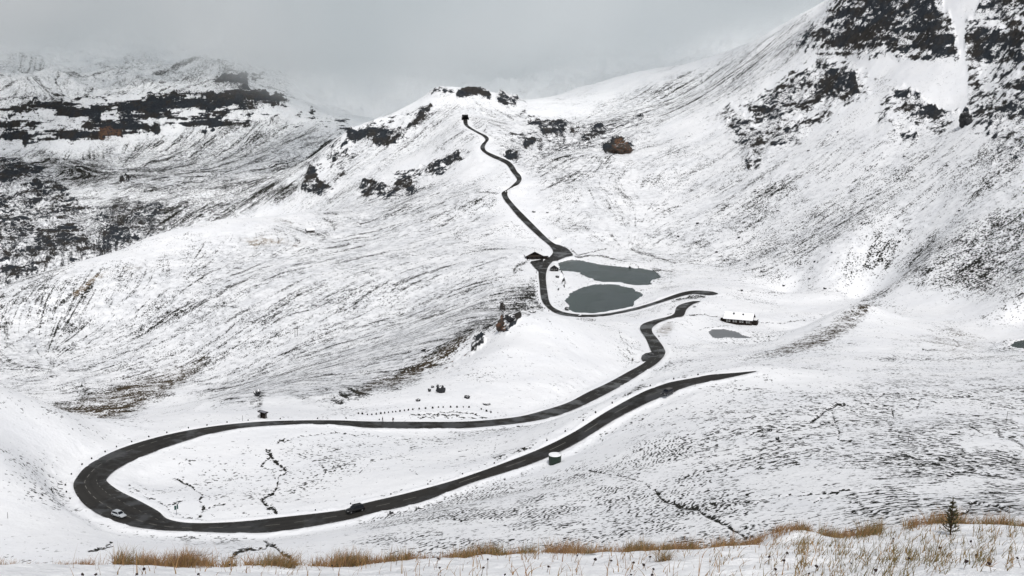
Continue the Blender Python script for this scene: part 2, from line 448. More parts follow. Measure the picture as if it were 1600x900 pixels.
for poly in ([(40, 322), (55, 318), (72, 317), (70, 326), (50, 330)], [(52, 308), (75, 304), (80, 312), (60, 315)], [(85, 306), (98, 303), (101, 311), (88, 313)], [(50, 292), (66, 292), (72, 301), (58, 302)], [(15, 277), (25, 277), (24, 285), (15, 283)], [(25, 270), (38, 268), (36, 277)]):
    area('rock', poly, 1.0, 2, MIDL)
area('rock', [(-280, 440), (0, 398), (40, 370), (70, 350), (120, 340), (140, 345), (155, 385), (155, 400), (110, 410), (60, 425), (0, 455), (-280, 500)], .80, 9, MIDL)
area('rock', [(105, 395), (130, 383), (152, 388), (155, 402), (110, 411)], .85, 4, MIDL)
area('rock', [(218, 358), (232, 335), (247, 330), (250, 340), (236, 358)], .78, 4, MIDL)
area('rock', [(185, 394), (208, 372), (218, 369), (214, 380), (192, 394)], .85, 3, MIDL)
area('strk', [(240, 380), (330, 330), (420, 290), (480, 270), (470, 300), (400, 330), (320, 355)], .75, 15, (1150, 2200))
line('dark', [(224, 298), (240, 293), (262, 289), (280, 288)], 2.6, .95, MIDL)
line('dark', [(187, 286), (196, 282), (208, 279)], 2.2, .9, (1400, 2500))
area('rock', [(286, 327), (296, 323), (297, 328), (288, 330)], .95, 2, MIDL)
MIDM = (1100, 1750)
for poly, v in (
        ([(530, 236), (545, 206), (575, 203), (600, 200), (636, 198), (634, 214), (618, 222), (598, 232), (575, 222), (550, 228)], .92),
        ([(622, 203), (648, 184), (660, 172), (674, 165), (675, 172), (658, 190), (640, 202)], .9),
        ([(512, 245), (545, 238), (547, 248), (525, 252)], .85),
        ([(472, 298), (478, 275), (485, 260), (495, 262), (502, 280), (522, 289), (498, 302)], .92),
        ([(560, 297), (575, 284), (612, 286), (636, 266), (648, 273), (645, 288), (612, 308), (585, 313), (570, 305)], .82),
        ([(655, 264), (668, 255), (690, 250), (718, 236), (735, 238), (722, 254), (700, 268), (688, 277), (662, 276)], .75),
        ([(632, 292), (650, 280), (653, 294), (638, 301)], .85),
        ([(524, 272), (538, 268), (543, 276), (526, 281)], .6),
        ([(664, 150), (676, 143), (690, 140), (706, 142), (716, 150), (700, 153), (676, 152)], .62),
        ([(714, 152), (722, 143), (740, 141), (758, 146), (763, 155), (756, 159), (738, 158), (718, 157)], .98),
        ([(768, 154), (778, 146), (790, 145), (802, 152), (806, 160), (790, 164), (774, 160)], .88),
        ([(806, 162), (815, 157), (815, 163)], .8),
        ([(800, 180), (814, 174), (815, 178), (802, 183)], .8),
        ([(814, 190), (822, 184), (835, 192), (860, 193), (886, 195), (884, 208), (866, 220), (852, 223), (838, 212), (822, 200)], .88),
        ([(886, 202), (905, 196), (910, 206), (900, 214), (888, 208)], .62),
        ([(904, 232), (906, 215), (925, 202), (948, 193), (956, 203), (940, 214), (925, 226), (910, 234)], .75),
        ([(942, 226), (958, 218), (974, 212), (984, 224), (994, 232), (988, 242), (972, 240), (952, 239)], 1.0),
        ([(782, 242), (794, 228), (800, 236), (806, 244), (798, 250), (786, 247)], .85),
        ([(803, 232), (815, 220), (832, 224), (828, 232), (812, 239)], .95),
        ([(988, 195), (1004, 183), (1018, 188), (1016, 196), (1000, 194)], .7)):
    area('rock', poly, v + .08, 4.5, MIDM)
    area('speck', poly, .6, 9, MIDM)
area('ochre', [(966, 222), (976, 220), (986, 230), (984, 240), (968, 237)], .75, 3, MIDM)
RGT = (560, 1500)
for poly, v in (
        ([(1265, 64), (1278, 40), (1300, 20), (1325, 5), (1335, -60), (1455, -60), (1472, 15), (1490, 78), (1482, 88), (1425, 85), (1370, 82), (1330, 78), (1300, 70)], .76),
        ([(1420, 58), (1470, 50), (1486, 62), (1490, 87), (1430, 84)], 1.0),
        ([(1325, 48), (1350, 42), (1345, 72), (1310, 70)], .9),
        ([(1276, 128), (1290, 112), (1308, 104), (1335, 116), (1352, 138), (1342, 152), (1318, 158), (1295, 148)], .96),
        ([(1160, 168), (1185, 160), (1220, 138), (1258, 112), (1285, 128), (1310, 152), (1270, 170), (1230, 186), (1198, 196), (1172, 180)], .64),
        ([(1160, 168), (1190, 162), (1210, 172), (1188, 192), (1170, 180)], .9),
        ([(1195, 196), (1230, 190), (1240, 212), (1222, 226), (1205, 222)], .6),
        ([(1124, 186), (1150, 180), (1178, 196), (1200, 222), (1186, 238), (1165, 240), (1145, 220)], .66),
        ([(1158, 244), (1176, 250), (1172, 268), (1162, 260)], .85),
        ([(1418, 142), (1432, 136), (1452, 142), (1468, 158), (1486, 180), (1466, 192), (1430, 188), (1404, 172), (1412, 158)], .76),
        ([(1444, 162), (1464, 160), (1484, 180), (1466, 191), (1446, 178)], .95),
        ([(1498, 182), (1503, 168), (1512, 164), (1523, 172), (1520, 188), (1506, 195)], 1.0),
        ([(1500, 50), (1530, 42), (1562, 45), (1600, 62), (1600, 96), (1560, 103), (1520, 92), (1502, 75)], .72),
        ([(1520, 20), (1545, -20), (1880, -40), (1880, 30), (1600, 20), (1560, 25)], .68),
        ([(1566, 34), (1586, 28), (1590, 50), (1620, 60), (1620, 70), (1580, 62)], .95),
        ([(1520, 150), (1550, 142), (1600, 158), (1880, 160), (1880, 205), (1580, 198), (1545, 186), (1540, 170)], .6),
        ([(1580, 215), (1880, 205), (1880, 240), (1590, 228)], .7),
        ([(1455, 120), (1470, 112), (1482, 118), (1478, 125), (1460, 124)], .95),
        ([(1374, 120), (1386, 117), (1388, 122), (1378, 125)], .9), ([(1418, 98), (1432, 97), (1430, 103), (1420, 102)], .9), ([(1442, 92), (1462, 92), (1456, 97), (1446, 96)], .8),
        ([(1426, 214), (1436, 210), (1438, 218), (1428, 224)], .9), ([(1560, 205), (1572, 200), (1570, 210)], .85), ([(1545, 248), (1556, 244), (1556, 254), (1546, 256)], .85)):
    area('rock', poly, v + .04, 6, RGT)
    area('speck', poly, .75, 14, RGT)
area('rock', [(1180, 170), (1230, 130), (1280, 85), (1300, 100), (1270, 120), (1215, 150)], .42, 8, RGT)
# speckled scree
area('speck', [(1400, 440), (1440, 385), (1500, 350), (1560, 330), (1880, 320), (1880, 460), (1540, 470), (1460, 455)], .85, 20, (450, 900))
area('speck', [(1080, 430), (1160, 380), (1300, 300), (1420, 250), (1440, 280), (1350, 340), (1260, 400), (1150, 440)], .42, 25, (600, 1250))
area('speck', [(1020, 410), (1120, 330), (1200, 270), (1240, 290), (1150, 360), (1060, 420)], .4, 20, (700, 1300))
area('speck', [(1300, 430), (1340, 380), (1420, 340), (1430, 370), (1360, 430)], .45, 20, (500, 1000))
area('speck', [(1500, 300), (1560, 210), (1880, 180), (1880, 330)], .35, 20, (450, 1000))
area('speck', [(1190, 556), (1260, 520), (1350, 472), (1368, 480), (1335, 512), (1270, 545)], .6, 8, (420, 700))
area('strk', [(1190, 556), (1260, 520), (1350, 472), (1368, 480), (1335, 512), (1270, 545)], .35, 8, (420, 700))
area('brown', [(1200, 552), (1260, 520), (1350, 474), (1365, 480), (1330, 520), (1270, 545)], .3, 5, (450, 700))
line('speck', [(1350, 468), (1400, 445), (1440, 405)], 6, .8, (550, 850))
area('speck', [(1360, 560), (1480, 500), (1600, 540), (1880, 560), (1880, 620), (1400, 610)], .4, 15, (300, 700))
area('brown', [(1440, 530), (1500, 505), (1560, 520), (1500, 560)], .5, 12, (300, 700))
# hillock cliff and bank along the road above the lake
area('rock', [(779, 508), (782, 496), (792, 489), (806, 490), (807, 498), (796, 508), (790, 518), (780, 518)], .95, 2.5, (420, 640))
area('ochre', [(779, 500), (784, 497), (787, 515), (780, 517)], .9, 2, (420, 640))
area('rock', [(740, 536), (748, 526), (756, 530), (748, 548), (738, 560), (736, 548)], .9, 2.5, (420, 640))
area('rock', [(690, 580), (715, 560), (736, 552), (738, 562), (716, 574), (695, 584)], .68, 3, (380, 640))
area('ochre', [(690, 580), (715, 560), (736, 552), (738, 562), (716, 574), (695, 584)], .6, 3, (380, 640))
area('speck', [(520, 625), (600, 590), (680, 545), (760, 495), (800, 470), (840, 420), (848, 470), (850, 485), (810, 488), (785, 495), (740, 525), (700, 565), (640, 590), (560, 625)], .98, 10, (400, 900))
area('strk', [(300, 620), (420, 560), (540, 500), (680, 470), (800, 440), (848, 480), (790, 492), (740, 528), (690, 572), (560, 625), (400, 640)], .75, 14, (400, 900))
area('brown', [(560, 615), (640, 575), (720, 530), (745, 525), (700, 565), (640, 590)], .36, 10, (400, 900))
for x, y in ((836, 428), (832, 440), (838, 448), (834, 462), (841, 470), (830, 478), (846, 481), (835, 488), (818, 483), (784, 484), (878, 446), (874, 434), (866, 455)):
    area('rock', [(x - 5, y + 1), (x - 1, y - 3), (x + 5, y - 2), (x + 2, y + 3)], .9, 1.6, (600, 950))
line('dark', [(826, 404), (815, 412), (803, 420)], 3, .85, (700, 1050))
line('dark', [(802, 424), (815, 420)], 3, .6, (700, 1050))
# gully at the foot of the left slope
line('dark', [(150, 657), (185, 640), (220, 625), (262, 603), (300, 580), (330, 562)], 6, .85, (450, 1000))
area('speck', [(90, 640), (180, 600), (280, 570), (330, 560), (300, 590), (220, 640), (160, 660)], .62, 16, (450, 1000))
area('strk', [(60, 645), (180, 595), (280, 565), (400, 530), (330, 575), (220, 645), (160, 665)], .8, 14, (450, 1000))
area('brown', [(90, 640), (180, 600), (280, 570), (330, 560), (300, 590), (220, 640), (160, 660)], .36, 14, (450, 1000))
line('dark', [(262, 600), (340, 560), (440, 515), (500, 490), (560, 475)], 2.5, .5, (500, 1000))
for pts, w, v in (
        ([(140, 440), (120, 455), (95, 475)], 4, .75), ([(60, 440), (40, 450), (22, 462)], 3, .75), ([(75, 447), (62, 462), (57, 475)], 3, .7), ([(0, 510), (18, 503)], 5, .8), ([(0, 545), (30, 530), (70, 500)], 2.5, .6),
        ([(40, 550), (80, 535), (118, 512)], 2, .6), ([(330, 478), (345, 476), (385, 482), (392, 490)], 1.6, .7), ([(392, 490), (370, 505), (352, 520), (315, 545)], 2, .7), ([(345, 475), (340, 465), (338, 450)], 1.6, .65),
        ([(365, 500), (390, 508), (405, 515)], 1.2, .6), ([(250, 463), (300, 455), (340, 450)], 1.2, .5), ([(110, 545), (120, 540)], 4, .6), ([(410, 510), (430, 500), (455, 493), (500, 478)], 1.6, .75), ([(160, 460), (175, 470), (170, 480)], 1.4, .55),
        ([(0, 470), (40, 450), (120, 408)], 1.2, .4), ([(20, 590), (60, 575), (110, 560)], 1.2, .45)):
    line('dark', pts, w, v, (560, 1250))
line('brown', [(165, 425), (140, 440), (118, 460)], 5, 1.0, (700, 1200))
for poly, v in (([(375, 378), (400, 370), (440, 376), (445, 382), (400, 386)], 1.0), ([(190, 415), (215, 412), (235, 418), (205, 422)], .5), ([(430, 345), (460, 345), (455, 350)], .8), ([(440, 382), (480, 378), (470, 388)], .7)):
    area('brown', poly, v, 5, (800, 1350))
    area('strk', poly, .9, 5, (800, 1250))
area('strk', [(-280, 470), (60, 430), (160, 420), (200, 470), (100, 560), (-280, 600)], .65, 20, (560, 1250))
area('strk', [(160, 430), (480, 340), (760, 330), (820, 400), (760, 480), (560, 560), (200, 620), (0, 620), (60, 560)], .38, 25, (480, 1300))
area('strk', [(480, 330), (600, 300), (720, 280), (770, 320), (700, 350), (560, 400)], .62, 20, (800, 1400))
area('strk', [(0, 235), (220, 228), (300, 205), (420, 190), (540, 205), (500, 260), (420, 295), (260, 300), (0, 290)], .72, 12, (1500, 2300))
area('speck', [(110, 240), (150, 240), (180, 270), (150, 300), (90, 290), (80, 265)], .75, 14, (1500, 2400))
area('strk', [(765, 250), (790, 215), (900, 180), (1010, 140), (1150, 85), (1260, 25), (1280, 60), (1150, 150), (1050, 190), (960, 260), (860, 300), (820, 275)], .66, 12, (950, 1800))
area('strk', [(640, 180), (700, 165), (820, 170), (820, 200), (760, 225), (640, 240), (560, 300), (480, 330), (520, 260)], .4, 12, (1150, 1650))
area('strk', [(830, 300), (1000, 210), (1120, 220), (1300, 210), (1600, 200), (1600, 420), (1300, 440), (1000, 400), (880, 370)], .34, 25, (560, 1300))
area('strk', [(-280, 180), (0, 110), (200, 110), (420, 120), (480, 165), (230, 150), (60, 170)], .5, 10, (2200, 3200))
area('speck', [(150, 405), (240, 375), (330, 343), (440, 322), (500, 290), (300, 283), (180, 300), (140, 350)], .72, 14, (1150, 2300))
area('speck', [(0, 240), (250, 225), (480, 200), (540, 220), (440, 290), (200, 300), (0, 290)], .4, 14, (1500, 2300))
area('strk', [(-280, 235), (60, 250), (120, 300), (240, 320), (330, 330), (240, 375), (150, 405), (0, 455), (-280, 540)], .95, 14, (1150, 2300))
area('strk', [(-280, 300), (160, 420), (480, 345), (760, 330), (810, 400), (740, 480), (560, 560), (200, 625), (-280, 600)], .5, 25, (480, 1300))
# near slopes
area('terr', [(560, 815), (640, 785), (760, 755), (880, 740), (1000, 720), (1060, 760), (1000, 850), (560, 870)], .85, 45, (120, 330))
area('terr', [(1000, 700), (1200, 640), (1400, 600), (1880, 580), (1880, 860), (1000, 860)], .7, 30, (100, 400))
area('terr', [(1340, 760), (1330, 720), (1400, 680), (1500, 690), (1880, 680), (1880, 790), (1480, 830), (1280, 830)], 1.0, 25, (100, 330))
area('speck', [(540, 820), (680, 770), (880, 735), (1000, 660), (1180, 590), (1880, 560), (1880, 880), (540, 880)], .36, 45, (90, 420))
area('speck', [(1360, 770), (1350, 715), (1420, 690), (1560, 690), (1880, 660), (1880, 740), (1480, 760)], .6, 20, (100, 330))
area('speck', [(1530, 790), (1560, 770), (1590, 785), (1580, 805), (1540, 805)], .85, 10, (100, 330))
area('speck', [(1180, 735), (1220, 725), (1225, 740), (1190, 750)], .7, 8, (100, 330))
area('speck', [(760, 715), (880, 690), (960, 640), (1010, 600), (1020, 610), (960, 655), (880, 700), (780, 725)], 1.1, 7, (260, 460))
area('speck', [(640, 700), (760, 660), (900, 645), (960, 620), (960, 640), (850, 690), (740, 720)], .3, 12, (260, 460))
area('speck', [(280, 830), (360, 825), (400, 845), (370, 875), (300, 875)], .55, 10, (200, 300))
area('speck', [(0, 700), (60, 690), (110, 740), (130, 790), (80, 790), (20, 740)], .45, 15, (230, 370))
area('speck', [(440, 700), (520, 690), (560, 740), (460, 790), (420, 740)], .28, 18, (260, 400))
area('speck', [(1020, 590), (1060, 540), (1180, 530), (1330, 540), (1300, 590), (1180, 575), (1060, 590)], .34, 15, (330, 660))
area('speck', [(880, 400), (1060, 395), (1320, 440), (1350, 470), (1080, 450), (1040, 460), (1030, 420)], .3, 15, (600, 1000))
# little streams, bare cracks and a track with its painted wall shadow
for pts, w, v in (
        ([(419, 702), (423, 714), (432, 722), (442, 728)], 3.0, 1), ([(442, 728), (444, 736), (436, 745), (433, 760)], 1.8, .95), ([(420, 716), (408, 726), (425, 734), (430, 748)], 1.6, .8), ([(433, 760), (426, 772), (409, 780)], 2.2, 1), ([(409, 780), (418, 790), (430, 800), (434, 808)], 3.4, 1),
        ([(276, 745), (288, 752), (300, 759), (314, 768), (314, 774), (310, 778), (316, 790)], 1.8, .95), ([(316, 790), (312, 803), (306, 808)], 2.4, .85), ([(318, 795), (335, 788), (352, 785)], 1.6, .75), ([(260, 790), (272, 784), (286, 780)], 2.0, .95), ([(200, 758), (225, 772), (258, 788), (266, 800), (270, 808)], 1.2, .75), ([(278, 798), (290, 808), (320, 812)], 1.2, .7), ([(280, 724), (287, 727)], 1.4, .8),
        ([(1025, 765), (1032, 774), (1040, 783), (1060, 790)], 3, 1), ([(1060, 790), (1090, 795), (1105, 803), (1122, 815), (1145, 826), (1168, 838)], 3.6, 1), ([(920, 735), (960, 742), (1000, 752), (1028, 768)], 1.4, .75), ([(1106, 788), (1130, 784), (1180, 786), (1200, 778), (1230, 774)], 1.4, .8), ([(1230, 774), (1280, 772), (1330, 765)], 1.6, .8), ([(1105, 798), (1140, 772), (1190, 776)], 1.0, .5),
        ([(1266, 661), (1280, 650), (1296, 640), (1308, 632), (1322, 634)], 2.2, 1), ([(1300, 640), (1305, 660), (1312, 672)], 2.0, .7), ([(1312, 672), (1310, 685), (1330, 690)], 1.6, .7), ([(1350, 620), (1355, 632), (1380, 616)], 1.6, .8), ([(1392, 640), (1396, 652)], 2, .9), ([(1420, 622), (1436, 624), (1432, 636)], 1.6, .9), ([(1440, 608), (1470, 620), (1520, 618)], 1.6, .7), ([(1480, 748), (1490, 738), (1550, 742), (1570, 746)], 3, .8), ([(1270, 785), (1300, 772), (1320, 766)], 1.8, .8), ([(1290, 778), (1276, 788)], 1.2, .7), ([(1496, 806), (1512, 800), (1520, 785), (1560, 790), (1575, 800)], 2.4, .9), ([(1560, 680), (1590, 690), (1600, 700)], 4, .8), ([(1500, 660), (1540, 680), (1600, 665)], 1.6, .6),
        ([(360, 868), (370, 862), (385, 858)], 3.6, 1), ([(385, 858), (415, 855), (420, 848), (412, 842)], 2.4, .95), ([(420, 848), (440, 862), (452, 870)], 3, .95), ([(140, 860), (160, 857), (175, 852)], 2.4, .85), ([(165, 852), (174, 845)], 2.4, .85),
        ([(640, 735), (652, 742)], 1.4, .8), ([(560, 740), (580, 720), (620, 712), (640, 718)], 1.2, .5), ([(436, 690), (470, 680), (520, 675), (560, 678)], 1.4, .6), ([(436, 690), (444, 680)], 2, .7), ([(560, 676), (600, 683), (660, 686), (690, 690)], 1.2, .5)):
    line('dark', pts, w, v, (120, 420))
for pts, w, v in (
        ([(893, 398), (905, 397), (925, 394), (950, 391)], 1.2, .75), ([(895, 399.5), (930, 400), (960, 403), (976, 407)], 1.6, .85), ([(858, 373), (870, 379), (885, 384), (893, 390), (900, 396)], 2.0, .85), ([(985, 391), (1010, 396), (1035, 402), (1055, 410)], 2, .8), ([(1020, 419), (1035, 421), (1050, 424)], 2.4, .7), ([(990, 410), (1000, 417), (1015, 421), (1025, 424)], 1.6, .6),  # lakeside track first; its wall's shadow is put into the dark line
        ([(1182, 500), (1220, 502), (1260, 500)], 1.0, .6), ([(1070, 493), (1100, 493), (1127, 494)], 1.2, .8), ([(1085, 478), (1095, 470)], 3.4, .55), ([(1048, 482), (1056, 478), (1058, 486), (1045, 492)], 2.2, .6), ([(1050, 467), (1070, 464), (1100, 463)], 3.6, .8), ([(1090, 517), (1110, 512), (1140, 509)], 1.0, .5), ([(1025, 515), (1032, 532), (1040, 545)], 2.0, .6), ([(1006, 560), (998, 566), (985, 562), (975, 555)], 2.0, .8), ([(985, 562), (988, 556), (980, 546)], 1.6, .7), ([(963, 544), (972, 550), (985, 566), (1000, 562)], 1.4, .6),
        ([(966, 516), (970, 530), (985, 545)], 1.6, .45), ([(900, 497), (930, 500)], 1.6, .5), ([(905, 545), (880, 520), (850, 495)], 1.4, .25), ([(640, 650), (670, 648), (700, 644), (720, 646), (760, 652)], 1.5, .7), ([(652, 654), (690, 648), (730, 651)], 1.2, .6), ([(664, 652), (700, 652), (745, 654)], 1.2, .5),
        ([(748, 301), (765, 301), (786, 303)], 1.8, .75), ([(1490, 528), (1498, 540), (1480, 548), (1440, 545)], 1.6, .7)):
    line('dark', pts, w, v, (330, 1300))
area('brown', [(1025, 512), (1055, 502), (1062, 515), (1048, 530), (1036, 528)], .6, 4, (450, 720))
area('strk', [(1025, 512), (1055, 502), (1062, 515), (1048, 530), (1036, 528)], .7, 4, (450, 720))
# smooth clean snow
area('clean', [(760, 640), (800, 545), (812, 495), (870, 500), (960, 540), (980, 580), (900, 625)], .6, 14, (380, 640))
area('clean', [(0, 625), (150, 680), (190, 692), (110, 740), (0, 680)], .7, 14, (230, 380))
area('clean', [(0, 800), (110, 800), (220, 835), (560, 840), (560, 870), (0, 870)], .4, 14, (200, 300))
area('clean', [(1510, 515), (1600, 515), (1600, 532), (1560, 530)], .9, 6, (400, 700))
area('clean', [(1400, 90), (1500, 100), (1505, 150), (1480, 180), (1390, 125), (1330, 90)], .7, 8, (600, 1300))
area('clean', [(1462, -60), (1482, -60), (1496, 30), (1506, 90), (1512, 120), (1508, 168), (1492, 172), (1488, 110), (1494, 85), (1480, 20)], 1.0, 7, (600, 1300))
area('clean', [(410, 625), (440, 615), (520, 640), (500, 650), (410, 650)], .8, 6, (330, 480))
area('clean', [(600, 640), (680, 615), (800, 600), (800, 640), (700, 636), (620, 650)], .7, 8, (330, 520))
#MASKS_END
M['rock'] *= (1 - .9 * sstep(.3, .9, M['clean'] * (Y < 1400)))
print("masks", round(time.time() - T0, 1))

# ------------------------------------------------------------------ relief
hill = fbm(X, Y, 46, 5, 3, .52)
fine = fbm(X, Y, 5.0, 3, 11, .5)
far = sstep(150, 500, Y)
amp = np.where(Y < 60, .0, 1.0) * (.25 + .75 * far) * sstep(60, 170, Y)
Z = Z + amp * (.75 * hill * (1 + 1.3 * sstep(700, 1300, Y)) + .13 * fine)
# foreground humps
near = 1 - sstep(22, 60, Y)
Z = Z + near * (.045 * fbm(X, Y, 2.2, 4, 21, .5) + .02 * fbm(X, Y, .35, 3, 25, .5)) * sstep(-4, 6, Y)
mx, my = (1285 - 800) / FPX * 13.6 * .935, 13.5
Z = Z + .20 * np.exp(-(((X - mx) / .34) ** 2 + ((Y - my) / .9) ** 2)) + .10 * np.exp(-(((X - 4.9) / .7) ** 2 + ((Y - 13.6) / .8) ** 2))
# crags stand out of the slope and are broken into steps
crag = M['rock']
wl = 9 + Y / 110
rk = ridged(X + 3 * hill, Y + 3 * fine, 26, 6, 41, .62)
stepn = fbm(X, Y, 14, 3, 47)
lvl = (Z + 2.2 * stepn) / 5.0
terrace = (sstep(.35, .85, lvl - np.floor(lvl)) - (lvl - np.floor(lvl))) * 5.0
cr = sstep(.25, .9, crag) * sstep(250, 900, Y)
Z = Z + sstep(2150, 2450, Y) * 20 * ridged(X, Y, 240, 6, 63, .55) + sstep(1250, 1700, Y) * sstep(-150, -300, X) * 3.2 * ridged(X, Y, 90, 5, 67, .55)
Z = Z + cr * (2.7 * (1 + np.maximum(0, Y - 1500) / 700) * (rk + .35) + .45 * terrace)
Z = Z + sstep(.2, .8, crag) * (1 - sstep(250, 900, Y)) * (.45 * (ridged(X, Y, 8, 5, 43, .6) + .5))
# streams and the other dark lines are cut in
Z = Z - .3 * M['dark'] * sstep(60, 150, Y)

# ---- roads and lakes are cut into the ground
road_d = np.full((NR, NC), 60.0, np.float32)
road_z = np.zeros((NR, NC), np.float32)
road_c = np.full((NR, NC), 1e6, np.float32)


def stamp(cx, cy, cz, hw, reach):
    r0, _ = gidx(0.0, cy - reach - hw)
    r1, _ = gidx(0.0, cy + reach + hw)
    R = cy + 20
    c0 = np.interp((cx - reach - hw) / R - .01, sc, fi_s)
    c1 = np.interp((cx + reach + hw) / R + .01, sc, fi_s)
    sl = (slice(max(0, int(r0) - 1), int(r1) + 3), slice(max(0, int(c0) - 1), int(c1) + 3))
    c = np.hypot(X[sl] - cx, Y[sl] - cy)
    road_d[sl] = np.minimum(road_d[sl], c - hw)
    b = c < road_c[sl]
    road_c[sl][b] = c[b]
    road_z[sl][b] = cz


for L, R in (RA, RB):
    for i in range(len(L) - 1):
        n = max(2, int(max(np.linalg.norm(L[i + 1] - L[i]), np.linalg.norm(R[i + 1] - R[i])) / 1.2))
        for k in range(n):
            a, b = L[i] + (L[i + 1] - L[i]) * k / n, R[i] + (R[i + 1] - R[i]) * k / n
            w = np.linalg.norm(a - b)
            m = max(2, int(math.ceil(w / 3)))
            stamp((a[0] + b[0]) / 2, (a[1] + b[1]) / 2, a[2], w * .42, 14)
            for j in range(m):
                c = a + (b - a) * (j + .5) / m
                stamp(c[0], c[1], c[2], w / m / 2, 14)


def in_poly(qx, qy, poly):
    inside = np.zeros(qx.shape, bool)
    n = len(poly)
    for i in range(n):
        ax, ay = poly[i][:2]
        bx, by = poly[(i + 1) % n][:2]
        inside ^= ((ay > qy) != (by > qy)) & (qx < (bx - ax) * (qy - ay) / (by - ay + 1e-12) + ax)
    return inside


for P_ in APRON_W:
    x0, y0 = P_[:, :2].min(0)
    x1, y1 = P_[:, :2].max(0)
    for gx in np.arange(x0 + .7, x1, 1.4):
        for gy in np.arange(y0 + .7, y1, 1.4):
            if in_poly(np.array(gx), np.array(gy), P_):
                stamp(gx, gy, P_[0, 2], .9, 10)
road_d0 = road_d.copy()
road_d = road_d + sstep(-1.2, 0, road_d) * (.45 + Y / 1500) * (fbm(X, Y, 3.2, 3, 91) + .5 * fbm(X, Y, 11, 2, 93))
sp = 1.2 + Y / 700
wr = 1 - sstep(0, 1, (road_d - sp * .6) / (5 + sp * 2.2))
Z = Z * (1 - wr) + (road_z - .16 - .0003 * Y) * wr
berm = np.exp(-((road_d - sp * .4 - .5) / (.55 + .25 * sp)) ** 2)
Z = Z + .36 * berm * sstep(-.25, .5, road_d)
Z = np.where(road_d0 < -.7, np.minimum(Z, road_z - .16 - .0002 * Y), Z)
M['clean'] = np.maximum(M['clean'], .95 * (1 - sstep(1.0, 2.6, road_d / (.6 + .4 * sp))))
for k in ('dark', 'rock'):
    M[k] *= sstep(.3, 1.6, road_d / (.5 + .5 * sp))

LAKE_W = []
for outline, lz, dep in LAKES:
    Wp = np.array([at_z(a, b, lz) for a, b in outline])
    Wp = catmull(np.vstack([Wp, Wp[:1]]), 4)[:-1]
    LAKE_W.append((Wp, lz))
    x0, y0 = Wp[:, :2].min(0) - 25
    x1, y1 = Wp[:, :2].max(0) + 25
    idx = np.nonzero((X > x0) & (X < x1) & (Y > y0) & (Y < y1))
    qx, qy = X[idx], Y[idx]
    qx = qx + .8 * fbm(qx, qy, 6, 3, 81)
    qy = qy + 1.5 * fbm(qx, qy, 6, 3, 83)
    ins = in_poly(qx, qy, Wp)
    d = np.full(len(qx), 1e9)
    for i in range(len(Wp)):
        ax, ay = Wp[i, :2]
        bx, by = Wp[(i + 1) % len(Wp), :2]
        vx, vy = bx - ax, by - ay
        t = np.clip(((qx - ax) * vx + (qy - ay) * vy) / (vx * vx + vy * vy + 1e-9), 0, 1)
        d = np.minimum(d, np.hypot(qx - ax - t * vx, (qy - ay - t * vy)))
    ins = ins | (d < .9)
    z0 = Z[idx]
    zin = lz - np.minimum(dep, .25 + d * .2)
    wout = 1 - sstep(0, 12, d)
    zout = z0 * (1 - wout) + (lz + .45 + d * .05) * wout
    zout = np.where(d < 4, np.maximum(zout, lz + .3), zout)
    zn = np.where(ins, zin, zout)
    keepr = wr[idx]
    Z[idx] = np.where(ins, zin, zn * (1 - keepr) + z0 * keepr)
    for k in ('speck', 'strk', 'rock'):
        M[k][idx] = np.where(ins, .0, M[k][idx])
print("relief", round(time.time() - T0, 1))

# ------------------------------------------------------------------ streaks that follow the fall line
gi = np.gradient(Z if False else ZB, axis=0)
gj = np.gradient(ZB, axis=1)
dT = np.gradient(tr)[:, None]
dS = np.gradient(sc)[None, :]
zs, zt = gj / dS, gi / dT
# world gradient
gx = zs / RNG
gy = (zt - S * zs) / RNG
gm = np.hypot(gx, gy) + 1e-6
dx, dy = -gx / gm, -gy / gm
vj = (dx - S * dy) / RNG / dS
vi = dy / RNG / dT
vm = np.hypot(vi, vj) + 1e-9
vi, vj = vi / vm, vj / vm
cell = [rng.random((NR, NC), dtype=np.float32)]


def blur(a, n):
    for _ in range(n):
        a = (a + np.roll(a, 1, 0) + np.roll(a, -1, 0)) / 3
        a = (a + np.roll(a, 1, 1) + np.roll(a, -1, 1)) / 3
    return a


def lic(src, steps, h):
    acc = src.copy()
    for sgn in (1, -1):
        pi, pj = np.meshgrid(np.arange(NR, dtype=np.float32), np.arange(NC, dtype=np.float32), indexing='ij')
        for k in range(steps):
            ii = np.clip((pi + .5).astype(np.int32), 0, NR - 1)
            jj = np.clip((pj + .5).astype(np.int32), 0, NC - 1)
            pi = pi + sgn * h * vi[ii, jj]
            pj = pj + sgn * h * vj[ii, jj]
            ii = np.clip((pi + .5).astype(np.int32), 0, NR - 1)
            jj = np.clip((pj + .5).astype(np.int32), 0, NC - 1)
            acc += src[ii, jj] * (1 - (k + 1) / (steps + 1))
    acc -= acc.mean()
    return acc / acc.std()


vi, vj = vi.astype(np.float32), vj.astype(np.float32)
n0 = rng.random((NR, NC), dtype=np.float32)
licA = lic(n0, 14, 1.0)
licB = lic(blur(rng.random((NR, NC), dtype=np.float32), 2), 26, 1.6)
LIC = (.80 * licA + .60 * licB).astype(np.float32)
print("streaks", round(time.time() - T0, 1))

# ------------------------------------------------------------------ materials


def new_mat(name):
    m = bpy.data.materials.new(name)
    m.use_nodes = True
    nt = m.node_tree
    for n in list(nt.nodes):
        if n.type != 'OUTPUT_MATERIAL':
            nt.nodes.remove(n)
    out = [n for n in nt.nodes if n.type == 'OUTPUT_MATERIAL'][0]
    return m, nt, out


